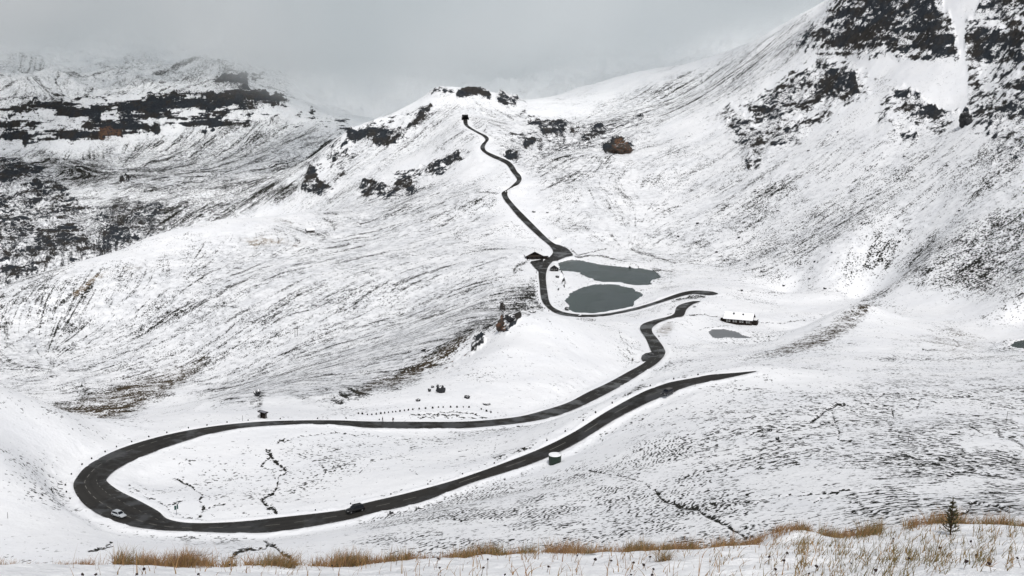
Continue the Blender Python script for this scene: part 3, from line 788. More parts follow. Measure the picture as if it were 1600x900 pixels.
class NT:
    def __init__(s, nt):
        s.nt = nt

    def node(s, typ, **kw):
        n = s.nt.nodes.new(typ)
        for k, v in kw.items():
            if k == 'ins':
                for a, b in v.items():
                    s.put(n.inputs[a], b)
            else:
                setattr(n, k, v)
        return n

    def put(s, sock, v):
        if isinstance(v, bpy.types.NodeSocket):
            s.nt.links.new(v, sock)
        else:
            sock.default_value = v

    def m(s, op, a, b=None, c=None, clamp=False):
        n = s.nt.nodes.new('ShaderNodeMath')
        n.operation = op
        n.use_clamp = clamp
        s.put(n.inputs[0], a)
        if b is not None:
            s.put(n.inputs[1], b)
        if c is not None:
            s.put(n.inputs[2], c)
        return n.outputs[0]

    def ss(s, v, lo, hi):
        n = s.nt.nodes.new('ShaderNodeMapRange')
        n.interpolation_type = 'SMOOTHSTEP'
        s.put(n.inputs[0], v)
        s.put(n.inputs[1], lo)
        s.put(n.inputs[2], hi)
        return n.outputs[0]

    def mix(s, f, a, b):
        n = s.nt.nodes.new('ShaderNodeMix')
        n.data_type = 'RGBA'
        s.put(n.inputs[0], f)
        s.put(n.inputs[6], a)
        s.put(n.inputs[7], b)
        return n.outputs[2]

    def noise(s, vec, scale, detail=4, rough=.55, lac=2.0, dist=0.0):
        n = s.nt.nodes.new('ShaderNodeTexNoise')
        n.inputs['Scale'].default_value = scale
        n.inputs['Detail'].default_value = detail
        n.inputs['Roughness'].default_value = rough
        n.inputs['Lacunarity'].default_value = lac
        n.inputs['Distortion'].default_value = dist
        if vec is not None:
            s.nt.links.new(vec, n.inputs['Vector'])
        return n.outputs[0]


def rgb(r, g, b):
    return (r, g, b, 1)


SNOW = rgb(.83, .835, .845)


def terrain_material():
    m, nt, out = new_mat("snowy_ground")
    k = NT(nt)
    pos = k.node('ShaderNodeNewGeometry').outputs['Position']
    aA = k.node('ShaderNodeAttribute', attribute_name='cover_a')
    aB = k.node('ShaderNodeAttribute', attribute_name='cover_b')
    sA = k.node('ShaderNodeSeparateColor', ins={0: aA.outputs['Color']})
    sB = k.node('ShaderNodeSeparateColor', ins={0: aB.outputs['Color']})
    rock, speck, strk, licv = sA.outputs[0], sA.outputs[1], sA.outputs[2], aA.outputs['Alpha']
    brown, dark, clean, terr = sB.outputs[0], sB.outputs[1], sB.outputs[2], aB.outputs['Alpha']
    ochre = k.node('ShaderNodeAttribute', attribute_name='ochre').outputs['Fac']
    inv = k.m('SUBTRACT', 1.0, clean)
    big = k.noise(pos, .035, 8, .62)
    mid = k.noise(pos, .21, 9, .68)
    fin = k.noise(pos, .95, 3, .52)
    # rock with snow lying in its cracks and on its steps
    rn = k.noise(pos, .13, 9, .70)
    farw = k.ss(k.node('ShaderNodeSeparateXYZ', ins={0: pos}).outputs[1], 1650.0, 1950.0)
    led2 = k.noise(k.node('ShaderNodeMapping', ins={'Vector': pos, 'Rotation': (0, .06, 0), 'Scale': (.0075, .0075, .075)}).outputs[0], 1.0, 5, .58)
    led3 = k.noise(k.node('ShaderNodeMapping', ins={'Vector': pos, 'Rotation': (.2, .5, .3), 'Scale': (.022, .022, .10)}).outputs[0], 1.0, 4, .55)
    strat = k.m('ADD', k.m('MULTIPLY', farw, k.m('MULTIPLY', k.m('SUBTRACT', led2, .5), 2.6)), k.m('MULTIPLY', k.m('SUBTRACT', led3, .5), .9))
    stret = k.node('ShaderNodeMapping', ins={'Vector': pos, 'Rotation': (.55, .45, .6), 'Scale': (.03, .03, .20)}).outputs[0]
    led = k.noise(stret, 1.0, 7, .68)
    up_ = k.node('ShaderNodeSeparateXYZ', ins={0: k.node('ShaderNodeNewGeometry').outputs['Normal']}).outputs[2]
    rv = k.m('ADD', k.m('MULTIPLY', rock, .66), k.m('ADD', k.m('MULTIPLY', k.m('SUBTRACT', rn, .5), k.m('SUBTRACT', 1.75, k.m('MULTIPLY', farw, .6))), k.m('MULTIPLY', k.m('SUBTRACT', led, .5), .75)))
    rv = k.m('ADD', k.m('ADD', rv, strat), k.m('MULTIPLY', k.m('SUBTRACT', .74, up_), .42))
    rockf = k.m('MULTIPLY', k.ss(rv, .365, .50), k.ss(rock, .08, .25))
    # grass tips and stones that show through, lined up down the slope where streaked
    sv = k.m('ADD', fin, k.m('MULTIPLY', k.m('SUBTRACT', mid, .5), .6))
    pat = k.ss(k.noise(pos, .028, 5, .6), .42, .66)
    se = k.m('ADD', k.m('ADD', speck, k.m('MULTIPLY', strk, .32)), k.m('MULTIPLY', pat, .62))
    se = k.m('ADD', se, k.m('MULTIPLY', k.m('MULTIPLY', k.m('MAXIMUM', k.m('SUBTRACT', licv, .44), 0.0), 2.7), k.m('MINIMUM', k.m('MULTIPLY', strk, 1.8), 1.0)))
    se = k.m('MULTIPLY', se, k.m('SUBTRACT', 1.0, k.m('MULTIPLY', clean, .85)))
    th = k.m('SUBTRACT', .695, k.m('MULTIPLY', se, .165))
    spf = k.ss(sv, th, k.m('ADD', th, .04))
    spf = k.m('MULTIPLY', spf, k.m('ADD', .7, k.m('MULTIPLY', se, .4), clamp=True))
    spf = k.m('MULTIPLY', spf, k.m('SUBTRACT', 1.0, k.m('MULTIPLY', clean, .68)))
    # streaks: thinner snow
    st = k.m('ADD', licv, k.m('MULTIPLY', k.m('SUBTRACT', mid, .5), 1.5))
    st = k.m('ADD', st, k.m('MULTIPLY', k.m('SUBTRACT', fin, .5), .8))
    stth = k.m('SUBTRACT', .76, k.m('MULTIPLY', strk, .30))
    stf = k.m('MULTIPLY', k.ss(st, stth, k.m('ADD', stth, .24)), k.m('MULTIPLY', k.ss(strk, .02, .25), k.m('ADD', .06, k.m('MULTIPLY', strk, .36))))
    stf = k.m('MULTIPLY', stf, inv)
    # cattle-trodden little steps along the contours
    zc = k.node('ShaderNodeSeparateXYZ', ins={0: pos}).outputs[2]
    xc = k.node('ShaderNodeSeparateXYZ', ins={0: pos}).outputs[0]
    tilt = k.m('SUBTRACT', k.m('MULTIPLY', k.m('MINIMUM', xc, 40.0), .42), k.m('MULTIPLY', k.m('MAXIMUM', k.m('SUBTRACT', xc, 58.0), 0.0), .22))
    ph = k.m('ADD', k.m('ADD', zc, tilt), k.m('MULTIPLY', k.noise(pos, .3, 3, .6), 2.6))
    terr = k.m('MULTIPLY', terr, k.m('ADD', .18, k.m('MULTIPLY', k.ss(k.noise(pos, .045, 4, .6), .42, .60), .95)))
    fr = k.m('FRACT', k.m('DIVIDE', ph, .68))
    tw = k.m('MULTIPLY', k.ss(fr, .46, .58), k.m('SUBTRACT', 1.0, k.ss(fr, .88, .98)))
    brk = k.ss(k.noise(pos, .55, 4, .65), k.m('SUBTRACT', .575, k.m('MULTIPLY', terr, .17)), k.m('SUBTRACT', .605, k.m('MULTIPLY', terr, .17)))
    tf = k.m('MULTIPLY', k.m('MULTIPLY', tw, brk), k.m('MULTIPLY', k.ss(terr, .02, .4), inv))
    # streams, cracks and the track with its painted wall shadow
    df = k.ss(k.m('ADD', k.m('MULTIPLY', dark, .80), k.m('MULTIPLY', k.m('SUBTRACT', sv, .5), 2.9)), .46, .58)
    df = k.m('MULTIPLY', df, k.ss(dark, .04, .2))
    cover = k.m('MAXIMUM', k.m('MAXIMUM', rockf, spf), k.m('MAXIMUM', k.m('MAXIMUM', stf, tf), df))
    gcol = k.mix(big, rgb(.010, .011, .010), rgb(.036, .034, .028))
    gcol = k.mix(k.m('MULTIPLY', brown, .8), gcol, rgb(.15, .105, .06))
    rcol = k.mix(k.noise(pos, .3, 6, .7), rgb(.004, .006, .009), k.mix(k.ss(big, .42, .6), rgb(.056, .063, .072), rgb(.070, .063, .055)))
    rcol = k.mix(k.m('MULTIPLY', ochre, k.ss(mid, .38, .55)), rcol, rgb(.19, .10, .055))
    base = k.mix(k.ss(rock, .2, .45), gcol, rcol)
    snow = k.mix(k.ss(big, .35, .7), SNOW, rgb(.78, .79, .81))
    # thin snow lets the ground tint through
    thin = k.m('MULTIPLY', k.m('ADD', k.m('MULTIPLY', brown, .28), k.m('ADD', k.m('MULTIPLY', strk, .80), k.m('MULTIPLY', speck, .22))), k.m('MULTIPLY', k.ss(mid, .36, .60), k.m('ADD', .35, k.m('MULTIPLY', k.ss(big, .36, .62), .65))))
    snow = k.mix(k.m('MULTIPLY', thin, inv), snow, k.mix(brown, rgb(.25, .26, .275), rgb(.30, .25, .19)))
    colr = k.mix(cover, snow, base)
    bs = k.node('ShaderNodeBsdfPrincipled')
    k.put(bs.inputs['Base Color'], colr)
    k.put(bs.inputs['Roughness'], .75)
    k.put(bs.inputs['Specular IOR Level'], k.m('SUBTRACT', .22, k.m('MULTIPLY', cover, .19)))
    hgt = k.m('ADD', k.m('MULTIPLY', mid, 1.4), k.m('ADD', k.m('MULTIPLY', fin, .5), k.m('MULTIPLY', cover, -.35)))
    bmp = k.node('ShaderNodeBump', ins={'Strength': .6, 'Distance': .6, 'Height': hgt})
    k.put(bs.inputs['Normal'], bmp.outputs[0])
    nt.links.new(bs.outputs[0], out.inputs[0])
    return m


def simple_mat(name, c, rough=.6, var=.25, scale=3.0, metal=0.0, spec=.4, c2=None, bump=0.0, ior=None):
    m, nt, out = new_mat(name)
    k = NT(nt)
    tc = k.node('ShaderNodeTexCoord').outputs['Object']
    n = k.noise(tc, scale, 5, .6)
    c2 = c2 or tuple(min(1, v * (1 + var)) for v in c)
    c1 = tuple(v * (1 - var) for v in c)
    bs = k.node('ShaderNodeBsdfPrincipled')
    k.put(bs.inputs['Base Color'], k.mix(n, rgb(*c1), rgb(*c2)))
    k.put(bs.inputs['Roughness'], rough)
    k.put(bs.inputs['Metallic'], metal)
    k.put(bs.inputs['Specular IOR Level'], spec)
    if bump:
        k.put(bs.inputs['Normal'], k.node('ShaderNodeBump', ins={'Strength': bump, 'Distance': .05, 'Height': n}).outputs[0])
    nt.links.new(bs.outputs[0], out.inputs[0])
    return m


def asphalt_mat():
    m, nt, out = new_mat("wet_asphalt")
    k = NT(nt)
    pos = k.node('ShaderNodeNewGeometry').outputs['Position']
    a = k.node('ShaderNodeAttribute', attribute_name='across').outputs['Fac']
    big = k.noise(pos, .12, 5, .6)
    fin = k.noise(pos, 2.2, 4, .6)
    # wheel tracks: two paler strips per lane
    wv = k.m('ABSOLUTE', k.m('SINE', k.m('MULTIPLY', a, math.pi * 4)))
    v = k.m('ADD', k.m('MULTIPLY', big, .55), k.m('ADD', k.m('MULTIPLY', fin, .25), k.m('MULTIPLY', wv, .2)))
    c = k.mix(k.ss(v, .25, .85), rgb(.013, .0122, .0112), rgb(.031, .029, .0255))
    bs = k.node('ShaderNodeBsdfPrincipled')
    lane = k.m('SUBTRACT', 1.0, k.m('ABSOLUTE', k.m('SUBTRACT', k.m('MULTIPLY', a, 2.0), 1.0)))
    slush = k.m('MULTIPLY', k.ss(k.noise(pos, .9, 5, .7), .52, .70), k.m('SUBTRACT', 1.0, k.ss(lane, .02, .22)))
    c = k.mix(k.m('MULTIPLY', slush, .75), c, rgb(.35, .35, .36))
    patch = k.ss(k.noise(pos, .05, 2, .4), .52, .56)
    c = k.mix(k.m('MULTIPLY', patch, .25), c, rgb(.040, .037, .033))
    wet = k.ss(k.noise(pos, .09, 4, .6), .46, .60)
    k.put(bs.inputs['Base Color'], k.mix(k.m('MULTIPLY', wet, .28), c, rgb(.012, .012, .012)))
    k.put(bs.inputs['Roughness'], k.m('SUBTRACT', .75, k.m('MULTIPLY', wet, .45)))
    k.put(bs.inputs['Specular IOR Level'], .18)
    nt.links.new(bs.outputs[0], out.inputs[0])
    return m


def water_mat():
    m, nt, out = new_mat("lake_water")
    k = NT(nt)
    pos = k.node('ShaderNodeNewGeometry').outputs['Position']
    n = k.noise(pos, .9, 4, .55)
    b = k.ss(k.noise(pos, .035, 3, .5), .3, .7)
    bs = k.node('ShaderNodeBsdfPrincipled')
    k.put(bs.inputs['Base Color'], k.mix(b, rgb(.012, .022, .022), rgb(.036, .052, .049)))
    k.put(bs.inputs['Roughness'], k.m('ADD', .10, k.m('MULTIPLY', k.ss(b, .4, .65), .16)))
    k.put(bs.inputs['IOR'], 1.13)
    k.put(bs.inputs['Normal'], k.node('ShaderNodeBump', ins={'Strength': .25, 'Distance': .05, 'Height': n}).outputs[0])
    nt.links.new(bs.outputs[0], out.inputs[0])
    return m


def rock_mat(name, c1, c2, ochre=None, snow=.62):
    m, nt, out = new_mat(name)
    k = NT(nt)
    g = k.node('ShaderNodeNewGeometry')
    pos = k.node('ShaderNodeTexCoord').outputs['Object']
    n = k.noise(pos, 1.3, 8, .7)
    c = k.mix(n, rgb(*c1), rgb(*c2))
    if ochre:
        c = k.mix(k.ss(k.noise(pos, .35, 4, .6), .47, .6), c, rgb(*ochre))
    upz = k.node('ShaderNodeSeparateXYZ', ins={0: g.outputs['Normal']}).outputs[2]
    s = k.ss(k.m('ADD', upz, k.m('MULTIPLY', k.m('SUBTRACT', n, .5), 1.1)), snow, snow + .12)
    bs = k.node('ShaderNodeBsdfPrincipled')
    k.put(bs.inputs['Base Color'], k.mix(s, c, SNOW))
    k.put(bs.inputs['Roughness'], .8)
    k.put(bs.inputs['Specular IOR Level'], .25)
    k.put(bs.inputs['Normal'], k.node('ShaderNodeBump', ins={'Strength': .7, 'Distance': .2, 'Height': n}).outputs[0])
    nt.links.new(bs.outputs[0], out.inputs[0])
    return m


# ------------------------------------------------------------------ object helpers


def link(name, me, mats=(), parent=None):
    o = bpy.data.objects.new(name, me)
    col.objects.link(o)
    for m in (mats if isinstance(mats, (list, tuple)) else [mats]):
        me.materials.append(m)
    if parent:
        o.parent = parent
    return o


def tag(o, label=None, cat=None, group=None, kind=None):
    if label:
        o['label'] = label
    if cat:
        o['category'] = cat
    if group:
        o['group'] = group
    if kind:
        o['kind'] = kind
    return o


def grid_mesh(name, V, F, smooth=True):
    me = bpy.data.meshes.new(name)
    V, F = np.asarray(V, np.float32), np.asarray(F, np.int32)
    me.vertices.add(len(V))
    me.vertices.foreach_set('co', V.ravel())
    me.loops.add(F.size)
    me.polygons.add(len(F))
    me.polygons.foreach_set('loop_start', np.arange(0, F.size, F.shape[1], dtype=np.int32))
    me.loops.foreach_set('vertex_index', F.ravel())
    if smooth:
        me.polygons.foreach_set('use_smooth', np.ones(len(F), bool))
    me.update(calc_edges=True)
    return me


# ---- ground
r_, c_ = np.meshgrid(np.arange(NR - 1), np.arange(NC - 1), indexing='ij')
a0 = (r_ * NC + c_).ravel()
FQ = np.stack([a0, a0 + 1, a0 + NC + 1, a0 + NC], 1)
gme = grid_mesh('ground', np.stack([X, Y, Z], -1).reshape(-1, 3), FQ)
lic01 = np.clip(.5 + LIC * .2, 0, 1)
ca = np.stack([M['rock'], M['speck'], M['strk'], lic01], -1).reshape(-1, 4).astype(np.float32)
cb = np.stack([M['brown'], M['dark'], M['clean'], M['terr']], -1).reshape(-1, 4).astype(np.float32)
for nm, arr in (('cover_a', ca), ('cover_b', cb)):
    at = gme.attributes.new(nm, 'FLOAT_COLOR', 'POINT')
    at.data.foreach_set('color', arr.ravel())
at = gme.attributes.new('ochre', 'FLOAT', 'POINT')
at.data.foreach_set('value', M['ochre'].ravel())
ground = link('ground', gme, terrain_material())
tag(ground, 'snow covered alpine slopes with dark rock crags and thin grass showing through', 'ground', kind='structure')

# ---- roads
ASPH = asphalt_mat()


def ribbon(name, L, R, mat, dz=0.0):
    n = len(L)
    m = 4
    V, acr = [], []
    for i in range(n):
        for j in range(m + 1):
            q = L[i] + (R[i] - L[i]) * j / m + np.array((0, 0, dz))
            if 0 < j < m:
                q[2] = max(q[2], float(sample(Z, q[0], q[1])) + .1)
            V.append(q)
            acr.append(j / m)
    F = [(i * (m + 1) + j, i * (m + 1) + j + 1, (i + 1) * (m + 1) + j + 1, (i + 1) * (m + 1) + j) for i in range(n - 1) for j in range(m)]
    me = grid_mesh(name, V, F)
    bm = bmesh.new()
    bm.from_mesh(me)
    bmesh.ops.recalc_face_normals(bm, faces=bm.faces)
    if sum(f.normal.z for f in bm.faces) < 0:
        bmesh.ops.reverse_faces(bm, faces=bm.faces)
    bm.to_mesh(me)
    bm.free()
    at = me.attributes.new('across', 'FLOAT', 'POINT')
    at.data.foreach_set('value', np.array(acr, np.float32))
    return link(name, me, mat)


def sheet(name, poly, mat, dz=0.0):
    bm = bmesh.new()
    vs = [bm.verts.new((p[0], p[1], p[2] + dz)) for p in poly]
    f = bm.faces.new(vs)
    f.normal_update()
    if f.normal.z < 0:
        f.normal_flip()
    bmesh.ops.triangulate(bm, faces=[f])
    me = bpy.data.meshes.new(name)
    bm.to_mesh(me)
    bm.free()
    return link(name, me, mat)


tag(ribbon('road', RA[0], RA[1], ASPH), 'dark wet hairpin road sweeping across the foreground slopes', 'road', kind='structure')
tag(ribbon('road', RB[0], RB[1], ASPH), 'dark road past the two lakes climbing to the tunnel', 'road', kind='structure')
for P_, lab in zip(APRON_W, ('asphalt forecourt fanning out towards the upper lake', 'asphalt wedge of the parking place by the brown chalet', 'rounded asphalt lay-by on the outside of the bend')):
    tag(sheet('pavement', P_, ASPH, .012), lab, 'pavement', kind='structure')
WAT = water_mat()
ICE = simple_mat('thin_pond_ice', (.13, .135, .14), .35, .35, .12, spec=.2)
for (Wp, lz), lab in zip(LAKE_W, ('round dark grey lake nearest the road loop', 'long dark grey lake in front of the far slope', 'small grey pond below the long dark lodge', 'little dark pond at the edge of the plateau')):
    ext = np.array(Wp)
    cen = ext.mean(0)
    ext = cen + (ext - cen) * (1 + 2.6 / np.linalg.norm(ext - cen, axis=1, keepdims=True))
    tag(sheet('lake', ext, ICE if 'pond below' in lab else WAT), lab, 'lake', kind='structure')
#OBJECTS_BEGIN
# ------------------------------------------------------------------ things standing in the landscape


def gz(x, y):
    return float(sample(Z, x, y))


def on_ground(px, py, ymin=8.5):
    h = hit(px, py, ymin)
    return Vector((h[0], h[1], gz(h[0], h[1])))


def heading(a, b):
    d = b - a
    return math.atan2(d.y, d.x)


def empty(name, loc, rz=0.0):
    o = bpy.data.objects.new(name, None)
    o.empty_display_size = .3
    col.objects.link(o)
    o.location = loc
    o.rotation_euler = (0, 0, rz)
    return o


def copy_tree(o, parent=None):
    c = o.copy()
    col.objects.link(c)
    c.parent = parent
    for ch in list(o.children):
        copy_tree(ch, c)
    return c


def box(bm, c, s, rz=0.0, taper=(1, 1), bevel=0.0):
    """box centred on c with size s; the top is scaled by taper"""
    vs = []
    for dz in (-.5, .5):
        k = taper if dz > 0 else (1, 1)
        for dx_, dy_ in ((-.5, -.5), (.5, -.5), (.5, .5), (-.5, .5)):
            x, y = dx_ * s[0] * k[0], dy_ * s[1] * k[1]
            vs.append(bm.verts.new((c[0] + x * math.cos(rz) - y * math.sin(rz), c[1] + x * math.sin(rz) + y * math.cos(rz), c[2] + dz * s[2])))
    fs = [bm.faces.new([vs[i] for i in f]) for f in ((3, 2, 1, 0), (4, 5, 6, 7), (0, 1, 5, 4), (1, 2, 6, 5), (2, 3, 7, 6), (3, 0, 4, 7))]
    if bevel:
        bmesh.ops.bevel(bm, geom=list({e for f in fs for e in f.edges}), offset=bevel, segments=2, affect='EDGES', profile=.6)
    return vs


def prism(bm, prof, x0, x1):
    """profile in (y, z) pushed along x"""
    a = [bm.verts.new((x0, p[0], p[1])) for p in prof]
    b = [bm.verts.new((x1, p[0], p[1])) for p in prof]
    n = len(prof)
    bm.faces.new(a[::-1])
    bm.faces.new(b)
    for i in range(n):
        bm.faces.new((a[i], a[(i + 1) % n], b[(i + 1) % n], b[i]))


def cyl(bm, c, r, h, axis='z', n=20, r2=None):
    r2 = r if r2 is None else r2
    a, b = [], []
    for i in range(n):
        t = 2 * math.pi * i / n
        p, q = math.cos(t), math.sin(t)
        for rr, hh, l in ((r, -h / 2, a), (r2, h / 2, b)):
            v = {'z': (p * rr, q * rr, hh), 'y': (p * rr, hh, q * rr), 'x': (hh, p * rr, q * rr)}[axis]
            l.append(bm.verts.new((c[0] + v[0], c[1] + v[1], c[2] + v[2])))
    bm.faces.new(a)
    bm.faces.new(b[::-1])
    for i in range(n):
        bm.faces.new((a[i], b[i], b[(i + 1) % n], a[(i + 1) % n]))


def part(name, fn, mat, parent=None, smooth=False):
    bm = bmesh.new()
    fn(bm)
    bmesh.ops.recalc_face_normals(bm, faces=bm.faces)
    me = bpy.data.meshes.new(name)
    bm.to_mesh(me)
    bm.free()
    if smooth:
        for p in me.polygons:
            p.use_smooth = True
    return link(name, me, mat, parent)


MT = {
    'white_paint': simple_mat('silver_white_paint', (.42, .44, .46), .3, .06, spec=.5),
    'black_paint': simple_mat('black_paint', (.008, .008, .009), .35, .2, spec=.3),
    'grey_paint': simple_mat('dark_grey_paint', (.02, .02, .022), .4, .2),
    'pale_roof': simple_mat('silver_roof', (.17, .17, .19), .4, .1),
    'glass': simple_mat('dark_glass', (.010, .012, .016), .25, .2, spec=.15),
    'tyre': simple_mat('tyre_rubber', (.014, .014, .014), .9, .2, spec=.1),
    'rim': simple_mat('wheel_rim', (.22, .22, .23), .4, .1, metal=.6),
    'lamp': simple_mat('head_lamp', (.55, .55, .52), .2, .05),
    'tail': simple_mat('tail_lamp', (.20, .012, .01), .3, .1),
    'dark_wood': simple_mat('dark_stained_wood', (.016, .012, .010), .8, .4, 6, spec=.15),
    'brown_wood': simple_mat('weathered_wood', (.05, .04, .034), .85, .4, 5, spec=.15),
    'grey_wood': simple_mat('grey_boards', (.12, .115, .11), .85, .3, 5, spec=.15),
    'snow': simple_mat('roof_snow', (.83, .835, .845), .75, .02, 2, spec=.2, bump=.3),
    'white_wood': simple_mat('white_painted_wood', (.62, .62, .60), .6, .08),
    'stone_dark': simple_mat('guard_stone', (.025, .025, .024), .85, .4, 4, spec=.2),
    'tank_green': simple_mat('green_tank_paint', (.011, .024, .015), .55, .3, 1.2),
    'sign_green': simple_mat('green_sign_panel', (.012, .06, .05), .5, .2),
    'metal': simple_mat('galvanised_steel', (.16, .16, .165), .55, .15, metal=.4),
    'concrete': simple_mat('portal_concrete', (.10, .10, .10), .85, .3, 1.0),
    'dark': simple_mat('tunnel_shade', (.006, .006, .007), .9, .2),
    'cloth_dark': simple_mat('dark_clothing', (.012, .012, .016), .9, .3, 8),
    'skin': simple_mat('skin', (.42, .26, .19), .6, .1),
    'hair': simple_mat('dark_hair', (.02, .015, .012), .8, .2),
    'pack': simple_mat('backpack_cloth', (.03, .012, .012), .9, .3),
    'trunk': simple_mat('sapling_bark', (.06, .032, .018), .9, .3, 20),
    'needle': simple_mat('sapling_needles', (.045, .055, .018), .7, .3, 14, c2=(.13, .10, .035)),
    'head': simple_mat('dry_flower_head', (.022, .011, .009), .95, .5, 60),
    'stalk': simple_mat('dry_stalk', (.12, .07, .035), .9, .4, 20),
    'pond_wall': simple_mat('causeway_stone', (.16, .165, .16), .85, .3, 2),
}


# ---- cars
def make_car(label, paint, roof_mat, L=4.3, Wd=1.76, H=1.45, hatch=True, hood=.28):
    t = empty('car', (0, 0, 0))
    tag(t, label, 'car')
    zc_ = .30
    belt = H * .60

    def body(bm):
        # lower shell: cross sections along the length with a rounded nose and tail
        st = [(-.5, .80, .42, belt * .80), (-.47, .93, .34, belt * .97), (-.30, 1.0, .28, belt), (.12, 1.0, .27, belt), (.24, .98, .27, belt * .95), (.40, .95, .28, belt * .84), (.475, .88, .33, belt * .74), (.5, .74, .40, belt * .62)]
        rings = []
        for fx, fw, z0, z1 in st:
            hw = Wd / 2 * fw
            ring = [(-hw * .92, z0), (-hw, z0 + (z1 - z0) * .35), (-hw * .97, z1 - .08), (-hw * .86, z1), (hw * .86, z1), (hw * .97, z1 - .08), (hw, z0 + (z1 - z0) * .35), (hw * .92, z0)]
            rings.append([bm.verts.new((fx * L, y, z)) for y, z in ring])
        for a, b in zip(rings[:-1], rings[1:]):
            for i in range(8):
                bm.faces.new((a[i], a[(i + 1) % 8], b[(i + 1) % 8], b[i]))
        bm.faces.new(rings[0])
        bm.faces.new(rings[-1][::-1])
    b = part('body', body, paint, t, True)

    def cab(bm):
        rear = -.44 if hatch else -.36
        P0 = [(rear * L, belt - .02), ((rear + .06) * L, H - .05), ((rear + .12) * L, H), (.02 * L, H), (.08 * L, H - .05), (.235 * L, belt * .93)]
        wl_ = [.90, .76, .72, .72, .75, .88]
        Ls = [bm.verts.new((x, -Wd / 2 * w, z)) for (x, z), w in zip(P0, wl_)]
        Rs = [bm.verts.new((x, Wd / 2 * w, z)) for (x, z), w in zip(P0, wl_)]
        bm.faces.new(Ls)
        bm.faces.new(Rs[::-1])
        for i in range(6):
            j = (i + 1) % 6
            bm.faces.new((Ls[i], Rs[i], Rs[j], Ls[j]))
    part('cabin', cab, roof_mat, t)
    rear = -.44 if hatch else -.36

    def side(sy):
        def f(bm):
            q = [(rear * L + .22, belt + .03, .885), ((rear + .075) * L, H - .12, .775), (.035 * L, H - .12, .775), (.17 * L, belt + .03, .875)]
            vs = [bm.verts.new((x, sy * (Wd / 2 * w + .012), z)) for x, z, w in q]
            bm.faces.new(vs)
            vs2 = [bm.verts.new((x, sy * (Wd / 2 * w - .015), z)) for x, z, w in q]
            for i in range(4):
                bm.faces.new((vs[i], vs[(i + 1) % 4], vs2[(i + 1) % 4], vs2[i]))
        return f
    for sy in (-1, 1):
        part('side_window', side(sy), MT['glass'], t)

    def wind(xa, za, wa, xb, zb_, wb, off):
        def f(bm):
            vs = [bm.verts.new((xa + off, -wa, za)), bm.verts.new((xa + off, wa, za)), bm.verts.new((xb + off, wb, zb_)), bm.verts.new((xb + off, -wb, zb_))]
            bm.faces.new(vs)
            v2 = [bm.verts.new((v.co.x - off * 2, v.co.y, v.co.z)) for v in vs]
            for i in range(4):
                bm.faces.new((vs[i], vs[(i + 1) % 4], v2[(i + 1) % 4], v2[i]))
        return f
    part('windscreen', wind(.09 * L, H - .09, Wd * .345, .215 * L, belt * .99, Wd * .40, .025), MT['glass'], t)
    part('rear_window', wind((rear + .055) * L, H - .10, Wd * .35, (rear + .012) * L, belt + .06, Wd * .41, -.025), MT['glass'], t)
    for sx in (-.31, .32):
        for sy in (-1, 1):
            w = part('wheel', lambda bm: cyl(bm, (sx * L, sy * (Wd / 2 - .10), .32), .32, .22, 'y', 20), MT['tyre'], t)
            part('rim', lambda bm: cyl(bm, (sx * L, sy * (Wd / 2 + .012), .32), .19, .03, 'y', 14), MT['rim'], w)
    for sy in (-1, 1):
        part('headlight', lambda bm: box(bm, (L * .472, sy * Wd * .33, belt * .66), (.16, .34, .13)), MT['lamp'], t)
        part('tail_light', lambda bm: box(bm, (-L * .478, sy * Wd * .38, belt * .80), (.10, .16, .26)), MT['tail'], t)
        part('side_mirror', lambda bm: box(bm, (L * .15, sy * (Wd / 2 + .07), belt + .06), (.10, .20, .13), bevel=.02), paint, t)
    return t


def road_point(px, py, z):
    return Vector(at_z(px, py, z))


def place_car(t, a, b, z, roll=0.0):
    pa, pb = road_point(*a, z), road_point(*b, z)
    c = (pa + pb) / 2
    t.location = (c.x, c.y, z + .03)
    t.rotation_euler = (0, 0, heading(pa, pb))
    return c


white_car = make_car('silver white hatchback driving round the hairpin bend', MT['white_paint'], MT['white_paint'], 4.1, 1.74, 1.46)
place_car(white_car, (176, 804), (196, 810.5), -116.75)
black_car = make_car('black estate car driving along the near stretch of road', MT['black_paint'], MT['black_paint'], 4.7, 1.85, 1.66)
place_car(black_car, (569, 796), (541, 802.5), -113.9)
part('roof_rail', lambda bm: [box(bm, (-.5, s * .58, 1.71), (2.2, .06, .06)) for s in (-1, 1)], MT['black_paint'], black_car)
third_car = make_car('dark car with a pale snow dusted roof stopped at the snowy edge of the road', MT['grey_paint'], MT['grey_paint'], 4.4, 1.8, 1.5)
part('roof_snow', lambda bm: box(bm, (-.75, 0, 1.52), (2.0, 1.15, .07), bevel=.02), MT['grey_wood'], third_car)
place_car(third_car, (1052, 612.5), (1033, 619.5), -100.95)


